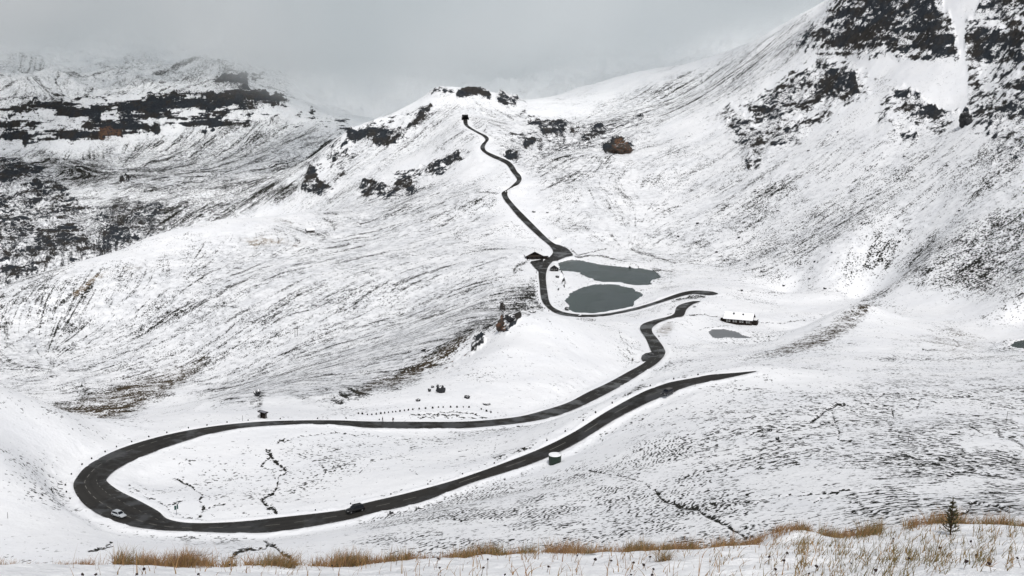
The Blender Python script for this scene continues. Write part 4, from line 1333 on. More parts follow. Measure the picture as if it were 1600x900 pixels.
# ---- tank beside the road
def tank():
    g = on_ground(867, 724, 60)
    t = empty('water_tank', (g.x, g.y, g.z - .35))
    tag(t, 'round dark green tank with a thick white cap of snow at the roadside', 'tank')
    R0 = 1.62
    part('tank_wall', lambda bm: cyl(bm, (0, 0, 1.3), R0 * .94, 2.6, 'z', 40, R0), MT['tank_green'], t)
    part('rim', lambda bm: [cyl(bm, (0, 0, 2.56), R0 + .05, .12, 'z', 40), cyl(bm, (0, 0, 1.0), R0 * .99, .08, 'z', 40)], MT['tank_green'], t)

    def cap(bm):
        vs = []
        for i in range(48):
            a = 2 * math.pi * i / 48
            r = R0 * (1.0 if not 0.25 < a < .75 else .72)
            vs.append((math.cos(a) * r, math.sin(a) * r))
        lo = [bm.verts.new((x, y, 2.62)) for x, y in vs]
        hi = [bm.verts.new((x * .96, y * .96, 2.86)) for x, y in vs]
        top = bm.verts.new((0, 0, 2.93))
        for i in range(48):
            j = (i + 1) % 48
            bm.faces.new((lo[i], lo[j], hi[j], hi[i]))
            bm.faces.new((hi[i], hi[j], top))
        bm.faces.new(lo[::-1])
    part('snow_cap', cap, MT['snow'], t)
    part('ladder', lambda bm: [box(bm, (math.cos(.5) * (R0 + .1) + dx_ * math.sin(.5), math.sin(.5) * (R0 + .1) - dx_ * math.cos(.5), 1.5), (.06, .06, 3.0)) for dx_ in (-.22, .22)], MT['metal'], t)


tank()


# ---- houses
def gable_house(name, label, cat, loc, rz, Lx, Wy, wall_h, roof_h, wall_mat, over=.6, snow=.22, roof_mat=None):
    """ridge along local x, front towards local -y"""
    t = empty(name, loc, rz)
    tag(t, label, cat)
    hw = Wy / 2

    part('wall', lambda bm: prism(bm, [(-hw, -1.2), (hw, -1.2), (hw, wall_h), (0, wall_h + roof_h), (-hw, wall_h)], -Lx / 2, Lx / 2), wall_mat, t)
    sl = roof_h / hw
    e = hw + over
    th = .16

    def roof(bm):
        for s in (-1, 1):
            prism(bm, [(0, wall_h + roof_h + .03), (s * e, wall_h + roof_h + .03 - sl * e), (s * e, wall_h + roof_h + .03 - sl * e + th), (0, wall_h + roof_h + .03 + th)], -Lx / 2 - over, Lx / 2 + over)
    r = part('roof', roof, roof_mat or MT['dark_wood'], t)

    def sn(bm):
        for s in (-1, 1):
            prism(bm, [(0, wall_h + roof_h + .035 + th), (s * (e - .12), wall_h + roof_h + .035 + th - sl * (e - .12)), (s * (e - .12), wall_h + roof_h + th + snow - sl * (e - .12)), (0, wall_h + roof_h + th + snow + .04)], -Lx / 2 - over + .12, Lx / 2 + over - .12)
    part('roof_snow', sn, MT['snow'], r)
    return t, r


def window(t, x, y, z, w=.8, h=.9, mat=None):
    f = part('window', lambda bm: box(bm, (x, y - .02, z), (w, .06, h)), MT['glass'], t)
    def fr(bm):
        for dx_, dz_, sx, sz in ((-.5, 0, .14, 1.1), (.5, 0, .14, 1.1), (0, .5, 1.1, .14), (0, -.5, 1.1, .14), (0, 0, .08, 1)):
            box(bm, (x + dx_ * w, y - .06, z + dz_ * h), (max(sx * w, .1) if sx < 1 else w * 1.1, .05, max(sz * h, .1) if sz < 1 else h * 1.1))
    part('frame', fr, mat or MT['white_wood'], f)


# long lodge above the small pond
la, lb = on_ground(1128, 502.5, 400), on_ground(1178, 509, 400)
lc = (la + lb) / 2
lrz = heading(la, lb)
Ll = (Vector((lb.x, lb.y, 0)) - Vector((la.x, la.y, 0))).length
lod, lr = gable_house('mountain_lodge', 'long low black timber lodge with a snowy roof above the small pond', 'lodge', (0, 0, 0), lrz, Ll * .86, 7.4, 2.7, 2.5, MT['dark_wood'], .7, .28)
off = Matrix.Rotation(lrz, 3, 'Z') @ Vector((0, 3.7, 0))
lod.location = (lc.x + off.x, lc.y + off.y, min(la.z, lb.z) + .15)
for i in range(4):
    cx = -Ll * .43 + Ll * .86 * (i + .62) / 4.2
    for d_ in (-.62, .62):
        window(lod, cx + d_, -3.7, 1.55, .72, .95)
for x_, z_ in ((-Ll * .16, 4.5), (Ll * .13, 4.3)):
    ch = part('chimney', lambda bm: box(bm, (x_, -1.2, z_), (.75, .75, 2.0)), MT['stone_dark'], lr)
part('door', lambda bm: box(bm, (Ll * .40, -3.73, 1.1), (1.0, .08, 2.1)), MT['brown_wood'], lod)
for s in (-1, 1):
    an = part('annex', lambda bm: box(bm, (s * (Ll * .43 + 1.15), .4, .7), (2.3, 5.2, 3.6)), MT['dark_wood'], lod)
    part('annex_snow', lambda bm: box(bm, (s * (Ll * .43 + 1.25), .4, 2.68), (2.6, 5.6, .3), bevel=.08), MT['snow'], an)
part('terrace', lambda bm: [box(bm, (-Ll * .43 - 4.2 + i * .9, -1.5, .35), (.12, 3.0, .9)) for i in range(4)], MT['brown_wood'], lod)

# chalet at the junction
g1 = on_ground(834, 405.5, 500)
chal, cr_ = gable_house('chalet', 'dark wooden chalet with an open gable front beside the road junction', 'chalet', (g1.x, g1.y + 4.5, g1.z - .2), math.pi / 2 + .12, 9.0, 11.5, 3.2, 2.9, MT['dark_wood'], 1.3, .35)
part('balcony', lambda bm: [box(bm, (-4.95, 0, 2.6), (.9, 10.6, .14)), box(bm, (-5.35, 0, 3.1), (.08, 10.6, .9))], MT['brown_wood'], chal)
for y_ in (-3.2, 0, 3.2):
    f = part('window', lambda bm: box(bm, (-4.52, y_, 1.3), (.06, 1.1, 1.2)), MT['glass'], chal)
    part('frame', lambda bm: [box(bm, (-4.56, y_ + a, 1.3), (.05, .12, 1.4)) for a in (-.6, .6)] + [box(bm, (-4.565, y_, 1.3 + a), (.055, 1.3, .12)) for a in (-.64, .64)], MT['grey_wood'], f)
an = part('annex', lambda bm: box(bm, (-1.5, -7.6, 1.0), (5.5, 4.6, 3.4)), MT['dark_wood'], chal)
part('annex_snow', lambda bm: box(bm, (-1.5, -7.7, 2.85), (6.0, 5.0, .3), bevel=.08), MT['snow'], an)
part('flag_pole', lambda bm: cyl(bm, (-4.9, 0, 7.4), .06, 3.4, 'z', 8), MT['metal'], chal)
part('fence_posts', lambda bm: [box(bm, (-5.5 + i * 1.6, -10.8, .6), (.18, .18, 2.4)) for i in range(6)] + [box(bm, (-1.5, -10.8, 1.5), (9, .1, .12))], MT['dark_wood'], chal)

# hut on the lake shore
g2 = on_ground(866.5, 424, 500)
hut, hr = gable_house('lakeside_hut', 'small black hut with a snowy gable roof on the lake shore', 'hut', (g2.x, g2.y + 2.6, g2.z - .1), math.pi / 2 - .1, 5.0, 5.6, 2.5, 1.9, MT['black_paint'], .5, .3)
part('door', lambda bm: box(bm, (-2.53, 0, 1.0), (.06, .9, 1.9)), MT['grey_wood'], hut)
for y_ in (-1.6, 1.6):
    f = part('window', lambda bm: box(bm, (-2.53, y_, 1.5), (.06, .6, .6)), MT['glass'], hut)
    part('frame', lambda bm: [box(bm, (-2.56, y_ + a, 1.5), (.05, .08, .7)) for a in (-.3, .3)] + [box(bm, (-2.565, y_, 1.5 + a), (.055, .68, .08)) for a in (-.32, .32)], MT['white_wood'], f)

# hut far out on the left-hand slope
g3 = on_ground(484, 363.5, 700)
far_hut, fr_ = gable_house('alpine_hut', 'lone pale hut with a low gable on the broad left slope', 'hut', (g3.x, g3.y + 3, g3.z), .35, 7.0, 6.0, 1.9, 1.5, MT['grey_wood'], .45, .25)
part('door', lambda bm: box(bm, (1.0, -3.03, .9), (1.0, .06, 1.8)), MT['dark_wood'], far_hut)
window(far_hut, -1.8, -3.0, 1.15, .7, .7, MT['dark_wood'])

# roadside shelter: posts, boarded back, tilted roof
g4 = on_ground(412, 653.5, 250)
sh = empty('bus_shelter', (g4.x, g4.y, g4.z - .1), -.25)
sh.scale = (.86, .86, .86)
tag(sh, 'little dark wooden shelter with a tilted roof behind the far road', 'shelter')
part('wall', lambda bm: [box(bm, (0, .7, 1.0), (1.9, .12, 2.6)), box(bm, (-.92, 0, 1.0), (.12, 1.5, 2.6)), box(bm, (.3, -.62, .75), (1.2, .10, 2.1))], MT['dark_wood'], sh)
part('side_panel', lambda bm: box(bm, (.95, .05, .95), (.10, 1.3, 2.4)), MT['grey_wood'], sh)


def tilted(z0, z1, th, w, d, x0=-1.9, x1=1.5):
    def f(bm):
        lo = [bm.verts.new(p) for p in ((x0, -d, z0), (x1, -d, z1), (x1, d, z1), (x0, d, z0))]
        hi = [bm.verts.new((v.co.x, v.co.y, v.co.z + th)) for v in lo]
        bm.faces.new(lo[::-1])
        bm.faces.new(hi)
        for i in range(4):
            bm.faces.new((lo[i], lo[(i + 1) % 4], hi[(i + 1) % 4], hi[i]))
    return f


rf = part('roof', tilted(2.75, 2.15, .16, 0, 1.15), MT['dark_wood'], sh)
part('roof_snow', tilted(2.90, 2.34, .08, 0, .95, -1.3, 1.0), MT['pale_roof'], rf)
part('bench', lambda bm: box(bm, (-1.8, .2, .45), (1.6, .5, .10)), MT['dark_wood'], sh)

# tunnel mouth
tp = Vector(at_z(727.2, 186.6, -96.3))
tn = empty('tunnel_portal', (tp.x, tp.y + 1.5, -96.6), .12)
tag(tn, 'dark tunnel mouth where the climbing road enters the knoll', 'tunnel')


def arch(r_in, r_out, y0, y1):
    def f(bm):
        n = 14
        rings = []
        for r, y in ((r_in, y0), (r_out, y0), (r_out, y1), (r_in, y1)):
            ring = [(-r, -.6)] + [(-r * math.cos(math.pi * i / n), 1.0 + r * math.sin(math.pi * i / n) * .95) for i in range(n + 1)] + [(r, -.6)]
            rings.append([bm.verts.new((p[0], y, p[1])) for p in ring])
        for a in range(4):
            A, B = rings[a], rings[(a + 1) % 4]
            for i in range(len(A) - 1):
                bm.faces.new((A[i], A[i + 1], B[i + 1], B[i]))
    return f


part('portal_arch', arch(3.4, 3.9, -1.0, 7.0), MT['stone_dark'], tn)
part('tunnel_bore', lambda bm: [arch(3.38, 3.42, -.6, 7)(bm), box(bm, (0, 5.5, 2.2), (6.9, .3, 6.0))], MT['dark'], tn)  # near-black lining and end wall stand in for the shade inside

# ---- causeway path between the two lakes
cw = np.array([at_z(a, b, LAKE_Z + .35) for a, b in ((938, 442.6), (950, 441.8), (962, 442.3), (975, 444.4), (990, 446.6), (1005, 447.0), (1022, 447.2))])
cw = catmull(cw, 6)
bm = bmesh.new()
prev = None
for i, p in enumerate(cw):
    d_ = cw[min(i + 1, len(cw) - 1)] - cw[max(i - 1, 0)]
    n_ = np.array((-d_[1], d_[0], 0)) / max(1e-6, math.hypot(d_[0], d_[1]))
    ring = [bm.verts.new(tuple(p + n_ * a + np.array((0, 0, h)))) for a, h in ((-1.6, -1.2), (-1.5, .25), (1.5, .25), (1.6, -1.2))]
    if prev:
        for j in range(3):
            bm.faces.new((prev[j], prev[j + 1], ring[j + 1], ring[j]))
    prev = ring
bmesh.ops.recalc_face_normals(bm, faces=bm.faces)
me = bpy.data.meshes.new('path')
bm.to_mesh(me)
bm.free()
tag(link('path', me, MT['snow']), 'narrow snowy causeway path between the two lakes', 'path', kind='structure')

# ---- dashed centre line
bm = bmesh.new()


def dashes(Lp, Rp, i0, i1, f, dash, gap, w=.16, dz=.02):
    c = np.array([Lp[i] + (Rp[i] - Lp[i]) * f for i in range(i0, i1)])
    sl_ = np.concatenate([[0], np.cumsum(np.linalg.norm(np.diff(c, axis=0), axis=1))])
    s = 0.0
    while s + dash < sl_[-1]:
        q = [np.array([np.interp(s + dash * k / 3, sl_, c[:, a]) for a in range(3)]) for k in range(4)]
        last = None
        for k in range(4):
            d_ = q[min(k + 1, 3)] - q[max(k - 1, 0)]
            n_ = np.array((-d_[1], d_[0], 0)) / math.hypot(d_[0], d_[1]) * w / 2
            a, b = bm.verts.new(tuple(q[k] - n_ + (0, 0, dz))), bm.verts.new(tuple(q[k] + n_ + (0, 0, dz)))
            if last:
                bm.faces.new((last[0], a, b, last[1]))
            last = (a, b)
        s += dash + gap


dashes(RA[0], RA[1], 8 * 5, 8 * 12, .5, 6, 8, .22)
dashes(RA[0], RA[1], 8 * 12, 8 * 17, .52, 3.4, 3.4, .2)
dashes(RA[0], RA[1], 8 * 17, 8 * 27, .66, 2.6, 2.2, .2)
dashes(RA[0], RA[1], 8 * 18, 8 * 23, .30, 1.2, 1.6, .14)
dashes(RA[0], RA[1], 8 * 27, 8 * 40, .5, 4, 5, .18)
dashes(RA[0], RA[1], 8 * 40, 8 * 48, .5, 3, 5, .2)
dashes(RB[0], RB[1], 8 * 12, 8 * 21, .5, 3, 6, .2)
me = bpy.data.meshes.new('road_markings')
for f in bm.faces:
    f.normal_update()
    if f.normal.z < 0:
        f.normal_flip()
bm.to_mesh(me)
bm.free()
tag(link('road_markings', me, simple_mat('worn_road_paint', (.15, .145, .13), .8, .35, .8)), 'worn pale dashes along the middle of the road', 'road marking', kind='structure')


# ---- stones
def stone_mesh(name, seed, sub=2, sx=1, sy=1, sz=1, rough=.35):
    bm = bmesh.new()
    bmesh.ops.create_icosphere(bm, subdivisions=sub, radius=1)
    o = Vector((seed * 3.1, seed * 1.7, seed * .9))
    for v in bm.verts:
        n = mnoise.fractal(v.co * 1.1 + o, 1.0, 2.0, 4)
        v.co *= 1 + rough * n
        c = mnoise.cell(v.co * 1.3 + o)
        v.co *= 1 + .10 * c
        v.co = Vector((v.co.x * sx, v.co.y * sy, v.co.z * sz))
    me = bpy.data.meshes.new(name)
    bm.to_mesh(me)
    bm.free()
    return me


ROCKM = rock_mat('dark_rock', (.008, .009, .011), (.045, .046, .048), snow=.80)
BROWNR = rock_mat('rusty_rock', (.02, .016, .014), (.075, .065, .055), ochre=(.085, .046, .030), snow=.99)
GUARD = [stone_mesh('guard_stone', s_, 1, .30, .26, .42, .25) for s_ in range(4)]
for m_ in GUARD:
    m_.materials.append(MT['stone_dark'])


def guard(x, y, sc_=1.0, label=None, group=None, cat='guard stone', name='guard_stone'):
    o = bpy.data.objects.new(name, random.choice(GUARD))
    col.objects.link(o)
    o.location = (x, y, gz(x, y) + .16 * sc_)
    o.scale = (sc_ * .78, sc_ * .78, sc_ * .78)
    o.rotation_euler = (0, 0, random.uniform(0, 6.28))
    tag(o, label, cat, group)


def along(E, O, i0, i1, step, outo, jit=.6):
    """points along edge E, pushed away from the other edge O"""
    c = E[i0:i1]
    sl_ = np.concatenate([[0], np.cumsum(np.linalg.norm(np.diff(c, axis=0), axis=1))])
    s = step * .5
    while s < sl_[-1]:
        p = np.array([np.interp(s, sl_, c[:, a]) for a in range(3)])
        q = np.array([np.interp(s, sl_, O[i0:i1][:, a]) for a in range(3)])
        d_ = (p - q)[:2]
        d_ = d_ / np.linalg.norm(d_)
        yield p[0] + d_[0] * outo, p[1] + d_[1] * outo
        s += step * random.uniform(1 - jit * .5, 1 + jit * .5)


GL = {'far': ('small dark guard stone on the snowy verge above the near road', 'guard stones along the near road'),
      'bend': ('small dark guard stone on the outer verge of the hairpin', 'guard stones round the hairpin'),
      'back': ('small dark guard stone on the verge of the far road', 'guard stones along the far road'),
      'lake': ('small dark guard stone beside the road at the lakes', 'guard stones by the lakes')}
for x, y in along(RA[0], RA[1], 8 * 2, 8 * 9, 7.5, 2.2):
    guard(x, y, 1.15, *GL['far'])
for x, y in along(RA[0], RA[1], 8 * 10, 8 * 15, 9, 1.8, .9):
    guard(x, y, .9, *GL['far'])
for x, y in along(RA[1], RA[0], 8 * 21, 8 * 28, 6.5, 2.0):
    guard(x, y, 1.1, *GL['bend'])
for x, y in along(RA[1], RA[0], 8 * 28, 8 * 31, 9, 1.9):
    guard(x, y, 1.15, *GL['back'])
for x, y in along(RB[1], RB[0], 8 * 11, 8 * 17, 11, 2.0, .9):
    guard(x, y, 1.5, *GL['lake'])
for px, py in ((560, 647), (566, 647.5), (574, 648.5), (581, 648.5), (588, 648), (595, 647), (601, 646.2), (607, 645.2), (613.5, 644.5), (618.5, 644), (625, 643.2), (632, 642.2), (638, 641.5), (645, 640.5), (655, 639.5), (665, 639), (676, 638.2), (685, 637), (692.5, 637), (704, 636.8), (714, 637), (724, 636.7), (733, 637), (752, 640), (760, 643), (767, 645)):
    p = on_ground(px, py, 250)
    guard(p.x, p.y, random.uniform(1.0, 1.7), 'dark stone in the long curved row behind the far road', 'row of stones behind the far road', 'marker stone', 'marker_stone')


def boulder(px, py, w, h, label, seed, mat=None, group=None, name='boulder', ymin=60, sink=.3, sy=None, sub=3):
    p = on_ground(px, py, ymin)
    d_ = p.y * CS - p.z * SN
    k_ = d_ / FPX
    sx_, sz_ = .9 * w * k_ / 2, .9 * h * k_ / 2 / CS
    me = stone_mesh(name, seed, sub, sx_, sy or sx_ * .9, sz_, .42)
    for q in me.polygons:
        q.use_smooth = False
    o = link(name, me, mat or ROCKM)
    o.location = (p.x, p.y + (sy or sx_ * .9) * .5, p.z + sz_ * (1 - sink))
    o.rotation_euler = (0, 0, seed)
    tag(o, label, 'boulder' if name == 'boulder' else 'rock', group)
    return o


boulder(688, 614, 14, 15, 'big black boulder standing alone on the slope above the far road', 3)
boulder(671, 612, 6, 6, 'grey stone left of the big black boulder', 5)
boulder(676, 606, 6, 4.5, 'flat grey stone behind and left of the big black boulder', 6)
boulder(684, 605, 6, 4.5, 'low grey stone right behind the big black boulder', 8)
boulder(730, 623, 9, 7, 'jagged dark rock on the snow right of the big black boulder', 9)
boulder(653, 627, 8, 5, 'low dark rock just above the curved row of stones', 10)
boulder(760, 633, 13, 4, 'flat dark slab lying on the snow above the far road', 12)
boulder(401, 619, 12, 12, 'round pale grey crag on the knoll above the wooden shelter', 13, sy=2.2)
boulder(406, 650, 8, 4, 'small flat rock beside the wooden shelter', 14)
boulder(971, 240, 34, 21, 'rusty brown rock face standing out of the right-hand slope', 15, BROWNR, None, 'rock_outcrop', 700, .5, 9, 4)
boulder(1510, 195, 24, 26, 'dark egg-shaped crag at the foot of the snow gully', 17, ROCKM, None, 'rock_outcrop', 500, .4, 4.5, 4)
boulder(782, 516, 9, 20, 'rusty brown rock pillar on the white hillock', 18, BROWNR, None, 'rock_outcrop', 350, .3, 2.2)
boulder(798, 502, 18, 13, 'black rock crest on top of the white hillock', 19, ROCKM, None, 'rock_outcrop', 350, .4, 2.4)
boulder(1203, 674, 9, 6, 'dark stone on the near right slope under a patch of clean snow', 21)
boulder(1215, 688, 6, 7, 'upright grey stone on the near right slope', 22)
boulder(1251, 686, 7, 3.4, 'flat brown stone on the near right slope', 23)
boulder(1210, 704, 6, 3, 'small flat stone below the upright grey stone', 24)
boulder(658, 795, 12, 4, 'low dark rock just below the near road', 25)
boulder(611, 803, 8, 5, 'small dark rock beside the near road in front of the black car', 26)
boulder(661, 549, 9, 6, 'dark stone on the grey flank left of the white hillock', 27)
boulder(640, 551, 6, 4, 'smaller dark stone left of another on the grey flank', 28)
boulder(907, 495, 8, 4.5, 'black stone at the front edge of the round lake', 29)
boulder(871, 434, 7, 5, 'dark stone on the snow between the two lakes', 30)
boulder(886, 485, 8, 6, 'black shore stone at the left end of the round lake', 31)
boulder(984, 419, 4, 4, 'small black stone on the far shore of the long lake', 32)
boulder(832, 489, 12, 4, 'black slab below the road bend at the lakes', 33)
scat = ((1229, 413), (1223, 447), (1264, 436), (856, 333), (836, 332), (1180, 300), (1262, 236), (1310, 207), (1350, 240), (1415, 245), (1120, 395), (1155, 372), (1250, 370), (1300, 395), (1345, 350), (1405, 378), (1330, 300), (1482, 260), (1500, 330), (1090, 350), (1060, 370), (1215, 330), (1190, 425), (1288, 452), (1160, 455), (1380, 318), (1452, 372), (1170, 413), (1240, 395), (1272, 410))
for i, (px, py) in enumerate(scat):
    boulder(px + random.uniform(-2, 2), py, random.uniform(3.4, 6), random.uniform(2.4, 4), 'small dark boulder scattered on the broad right-hand slope', 40 + i, None, 'boulders on the right-hand slope', 'boulder', 400, .3, None, 2)

# ---- poles and signs
for px, py, h_, lab in ((1572, 661, 2.9, 'thin snow pole on the near right slope at the picture edge'), (1419, 692, 2.2, 'thin snow pole among the ripples of the near right slope'), (12, 810, 1.5, 'thin leaning pole in the snow left of the hairpin'), (379, 658, 1.9, 'thin snow pole beside the wooden shelter'), (1086, 604, 1.6, 'thin snow pole at the upper end of the near road')):
    p = on_ground(px, py, 60)
    t = part('snow_pole', lambda bm: cyl(bm, (0, 0, h_ / 2 - .2), .05, h_ + .4, 'z', 8), MT['brown_wood'])
    t.location = p
    t.rotation_euler = (.03, .05, 0)
    tag(t, lab, 'pole')
p = on_ground(276, 805, 60)
t = empty('road_sign', p, .1)
tag(t, 'green twin-panel sign on a post inside the hairpin bend', 'sign')
part('post', lambda bm: cyl(bm, (0, 0, 1.1), .06, 2.6, 'z', 10), MT['metal'], t)
part('panel', lambda bm: box(bm, (-.26, 0, 1.95), (.42, .06, 1.1), .3, bevel=.02), MT['sign_green'], t)
part('panel', lambda bm: box(bm, (.30, .03, 2.2), (.38, .06, 1.2), -.4, bevel=.02), MT['sign_green'], t)
p = on_ground(463, 526, 400)
t = empty('utility_pole', p, .1)
tag(t, 'weathered twin-post power pole on the left slope', 'power pole')
for s in (-1, 1):
    part('post', lambda bm: cyl(bm, (s * .9, 0, 2.9), .16, 6.4, 'z', 10), MT['grey_wood'], t)
part('crossbar', lambda bm: box(bm, (0, 0, 5.7), (3.0, .2, .22)), MT['grey_wood'], t)
part('brace', lambda bm: [box(bm, (0, 0, 3.2), (1.8, .12, .14)), box(bm, (0, 0, 1.8), (1.8, .12, .14))], MT['grey_wood'], t)
for s in (-1.2, 0, 1.2):
    part('insulator', lambda bm: cyl(bm, (s, 0, 6.0), .08, .4, 'z', 8, .05), MT['stone_dark'], t)


# ---- people walking along the far road
def person(loc, rz, label, stride=.22, h=1.76, pack=False):
    s = h / 1.76
    J = {'pel': (0, 0, .93), 'ab': (.02, 0, 1.12), 'ch': (.03, 0, 1.34), 'nk': (.02, 0, 1.50), 'hd': (.04, 0, 1.60), 'tp': (.03, 0, 1.72)}
    Rr = {'pel': (.17, .12), 'ab': (.16, .11), 'ch': (.20, .12), 'nk': (.065, .065), 'hd': (.10, .095), 'tp': (.085, .08)}
    Ed = [('pel', 'ab'), ('ab', 'ch'), ('ch', 'nk'), ('nk', 'hd'), ('hd', 'tp')]
    for sd_, sg in (('l', 1), ('r', -1)):
        f = stride * sg
        J.update({'hip' + sd_: (0, .10 * sg, .86), 'kn' + sd_: (f * .6 + .05, .10 * sg, .48), 'an' + sd_: (f, .10 * sg, .09), 'to' + sd_: (f + .19, .11 * sg, .04),
                  'sh' + sd_: (.02, .20 * sg, 1.42), 'el' + sd_: (-f * .4, .26 * sg, 1.14), 'wr' + sd_: (-f * .5 + .10, .25 * sg, .90), 'ha' + sd_: (-f * .5 + .13, .24 * sg, .80)})
        Rr.update({'hip' + sd_: (.105, .10), 'kn' + sd_: (.07, .068), 'an' + sd_: (.05, .05), 'to' + sd_: (.045, .035), 'sh' + sd_: (.075, .075), 'el' + sd_: (.055, .055), 'wr' + sd_: (.04, .04), 'ha' + sd_: (.042, .03)})
        Ed += [('pel', 'hip' + sd_), ('hip' + sd_, 'kn' + sd_), ('kn' + sd_, 'an' + sd_), ('an' + sd_, 'to' + sd_), ('ch', 'sh' + sd_), ('sh' + sd_, 'el' + sd_), ('el' + sd_, 'wr' + sd_), ('wr' + sd_, 'ha' + sd_)]
    names = list(J)
    me = bpy.data.meshes.new('person')
    me.from_pydata([tuple(c * s for c in J[n]) for n in names], [(names.index(a), names.index(b)) for a, b in Ed], [])
    o = bpy.data.objects.new('person', me)
    col.objects.link(o)
    sk = o.modifiers.new('skin', 'SKIN')
    for i, n in enumerate(names):
        v = me.skin_vertices[0].data[i]
        v.radius = (Rr[n][0] * s, Rr[n][1] * s)
        v.use_root = n == 'pel'
    o.modifiers.new('sub', 'SUBSURF').levels = 1
    dg = bpy.context.evaluated_depsgraph_get()
    nm = bpy.data.meshes.new_from_object(o.evaluated_get(dg))
    o.modifiers.clear()
    o.data = nm
    nm.materials.clear()
    nm.materials.append(MT['cloth_dark'])
    nm.materials.append(MT['skin'])
    for q in nm.polygons:
        c = q.center
        q.material_index = 1 if (c.z > 1.50 * s or (abs(c.y) > .15 * s and c.z < .88 * s)) else 0
        q.use_smooth = True
    o.location = loc
    o.rotation_euler = (0, 0, rz)
    tag(o, label, 'person')

    def hair(bm):
        bmesh.ops.create_uvsphere(bm, u_segments=14, v_segments=8, radius=.118 * s)
        for v in bm.verts:
            v.co += Vector((.015, 0, 1.665)) * s
        bmesh.ops.delete(bm, geom=[v for v in bm.verts if v.co.z < 1.63 * s or v.co.x > .10 * s], context='VERTS')
    part('hair', hair, MT['hair'], o, True)
    part('jacket', lambda bm: [box(bm, (.015 * s, 0, 1.15 * s), (.30 * s, .46 * s, .56 * s), taper=(.9, .86), bevel=.06)], MT['cloth_dark'], o, True)
    return o


pz = -123.75
pa = road_point(598, 659.4, pz)
pb = road_point(614, 660.2, pz)
person((pa.x, pa.y, pz + .02), math.pi, 'person in dark clothes walking ahead along the far road')
pr = person((pb.x, pb.y, pz + .0), math.pi, 'person with a backpack walking behind another along the far road', .28)
bk = part('backpack', lambda bm: box(bm, (0, 0, 0), (.24, .34, .50), taper=(.8, .85), bevel=.05), MT['pack'])
bk.location = (pb.x + .24, pb.y, pz + 1.27)
tag(bk, 'dark red backpack worn by the second walker on the far road', 'backpack')

# ---- sapling at the edge of the bank
ps = on_ground(1485, 836, 8)
t = empty('conifer_sapling', ps)
t.scale = (.9, .9, .82)
tag(t, 'tiny conifer sapling standing among the dry grass of the front bank', 'sapling')
part('trunk', lambda bm: cyl(bm, (0, 0, .22), .012, .50, 'z', 8, .004), MT['trunk'], t)


def needles(bm):
    rnd = random.Random(4)
    up = Vector((0, 0, 1))

    def spike(b, d_, l, w):
        s_ = d_.cross(up)
        s_ = (s_.normalized() if s_.length > .01 else Vector((1, 0, 0))) * w
        bm.faces.new([bm.verts.new(b - s_), bm.verts.new(b + s_), bm.verts.new(b + d_ * l)])
    for tier in range(8):
        f = tier / 7
        z = .05 + .38 * f
        rb = .105 * (1 - f) ** .8 + .02
        nb = 6 if tier < 5 else 4
        for k_ in range(nb):
            a = 6.28 * k_ / nb + tier * .7 + rnd.uniform(-.3, .3)
            r_b = rb * rnd.uniform(.65, 1.15)
            tip_up = rnd.uniform(.35, .9)
            for q in range(13):
                t_ = .12 + .88 * q / 12
                b = Vector((math.cos(a) * r_b * t_, math.sin(a) * r_b * t_, z + r_b * t_ * t_ * tip_up))
                for _ in range(3):
                    d_ = Vector((math.cos(a) + rnd.uniform(-.9, .9), math.sin(a) + rnd.uniform(-.9, .9), rnd.uniform(-.1, .9))).normalized()
                    spike(b, d_, rnd.uniform(.022, .036), .0065)
    for q in range(26):
        a = rnd.uniform(0, 6.28)
        spike(Vector((0, 0, .40 + .10 * q / 26)), Vector((math.cos(a) * .6, math.sin(a) * .6, .9)).normalized(), .03, .006)


part('crown', needles, MT['needle'], t)
ps2 = on_ground(1482, 838, 8)


# ---- dry flower heads on stalks
def head_mesh(seed):
    me = stone_mesh('flower_head', seed, 2, 1, 1, .85, .5)
    me.materials.append(MT['head'])
    return me


HEADS = [head_mesh(i + 60) for i in range(3)]
flowers = ((887, 851), (930, 874), (955, 876), (990, 879), (1006, 882.5), (1021, 889), (1016, 870), (1030, 860), (902, 868), (857, 885), (986, 898), (1019, 899), (1202, 870), (1225, 875.5), (1230, 864), (1276, 885), (1212, 889.5), (1264, 896), (1368, 891), (1469, 856), (1510, 877.5), (1546, 881), (1517, 846), (1396, 841), (1525, 867), (519, 884), (562, 863), (561, 868), (621, 872), (687, 887), (685, 873), (752, 864), (762, 874), (755, 887), (789, 898), (129, 898), (150, 898), (214, 897), (225, 889), (310, 897), (359, 882), (1420, 872), (1330, 880), (1590, 872))
bigf = {(930, 874), (1006, 882.5), (1368, 891), (1510, 877.5), (1546, 881), (1276, 885), (1225, 875.5), (887, 851), (690, 887)}
for i, (px, py) in enumerate(flowers):
    g = on_ground(px + random.uniform(-6, 6), min(py + random.uniform(7, 15), 903), 8.0)
    top = Vector(at_y(px, py, g.y))
    hgt = max(.03, top.z - g.z)
    t = empty('dry_flower', g)
    tag(t, 'withered dark brown flower head on a thin stalk in the front snow', 'dry flower', 'withered flower heads on the front bank')
    dx_ = top.x - g.x
    part('stalk', lambda bm: [cyl(bm, (dx_ * f, 0, hgt * f), .0022, hgt / 4 * 1.15, 'z', 5) for f in (.125, .375, .625, .875)], MT['stalk'], t)
    h = bpy.data.objects.new('flower_head', HEADS[i % 3])
    col.objects.link(h)
    h.parent = t
    r_h = random.uniform(.008, .012) if (px, py) not in bigf else random.uniform(.014, .018)
    h.scale = (r_h * 1.1, r_h, r_h * random.uniform(.8, 1.1))
    h.rotation_euler = (random.uniform(-.5, .5), random.uniform(-.5, .5), random.uniform(0, 6))
    h.location = (dx_, 0, hgt)


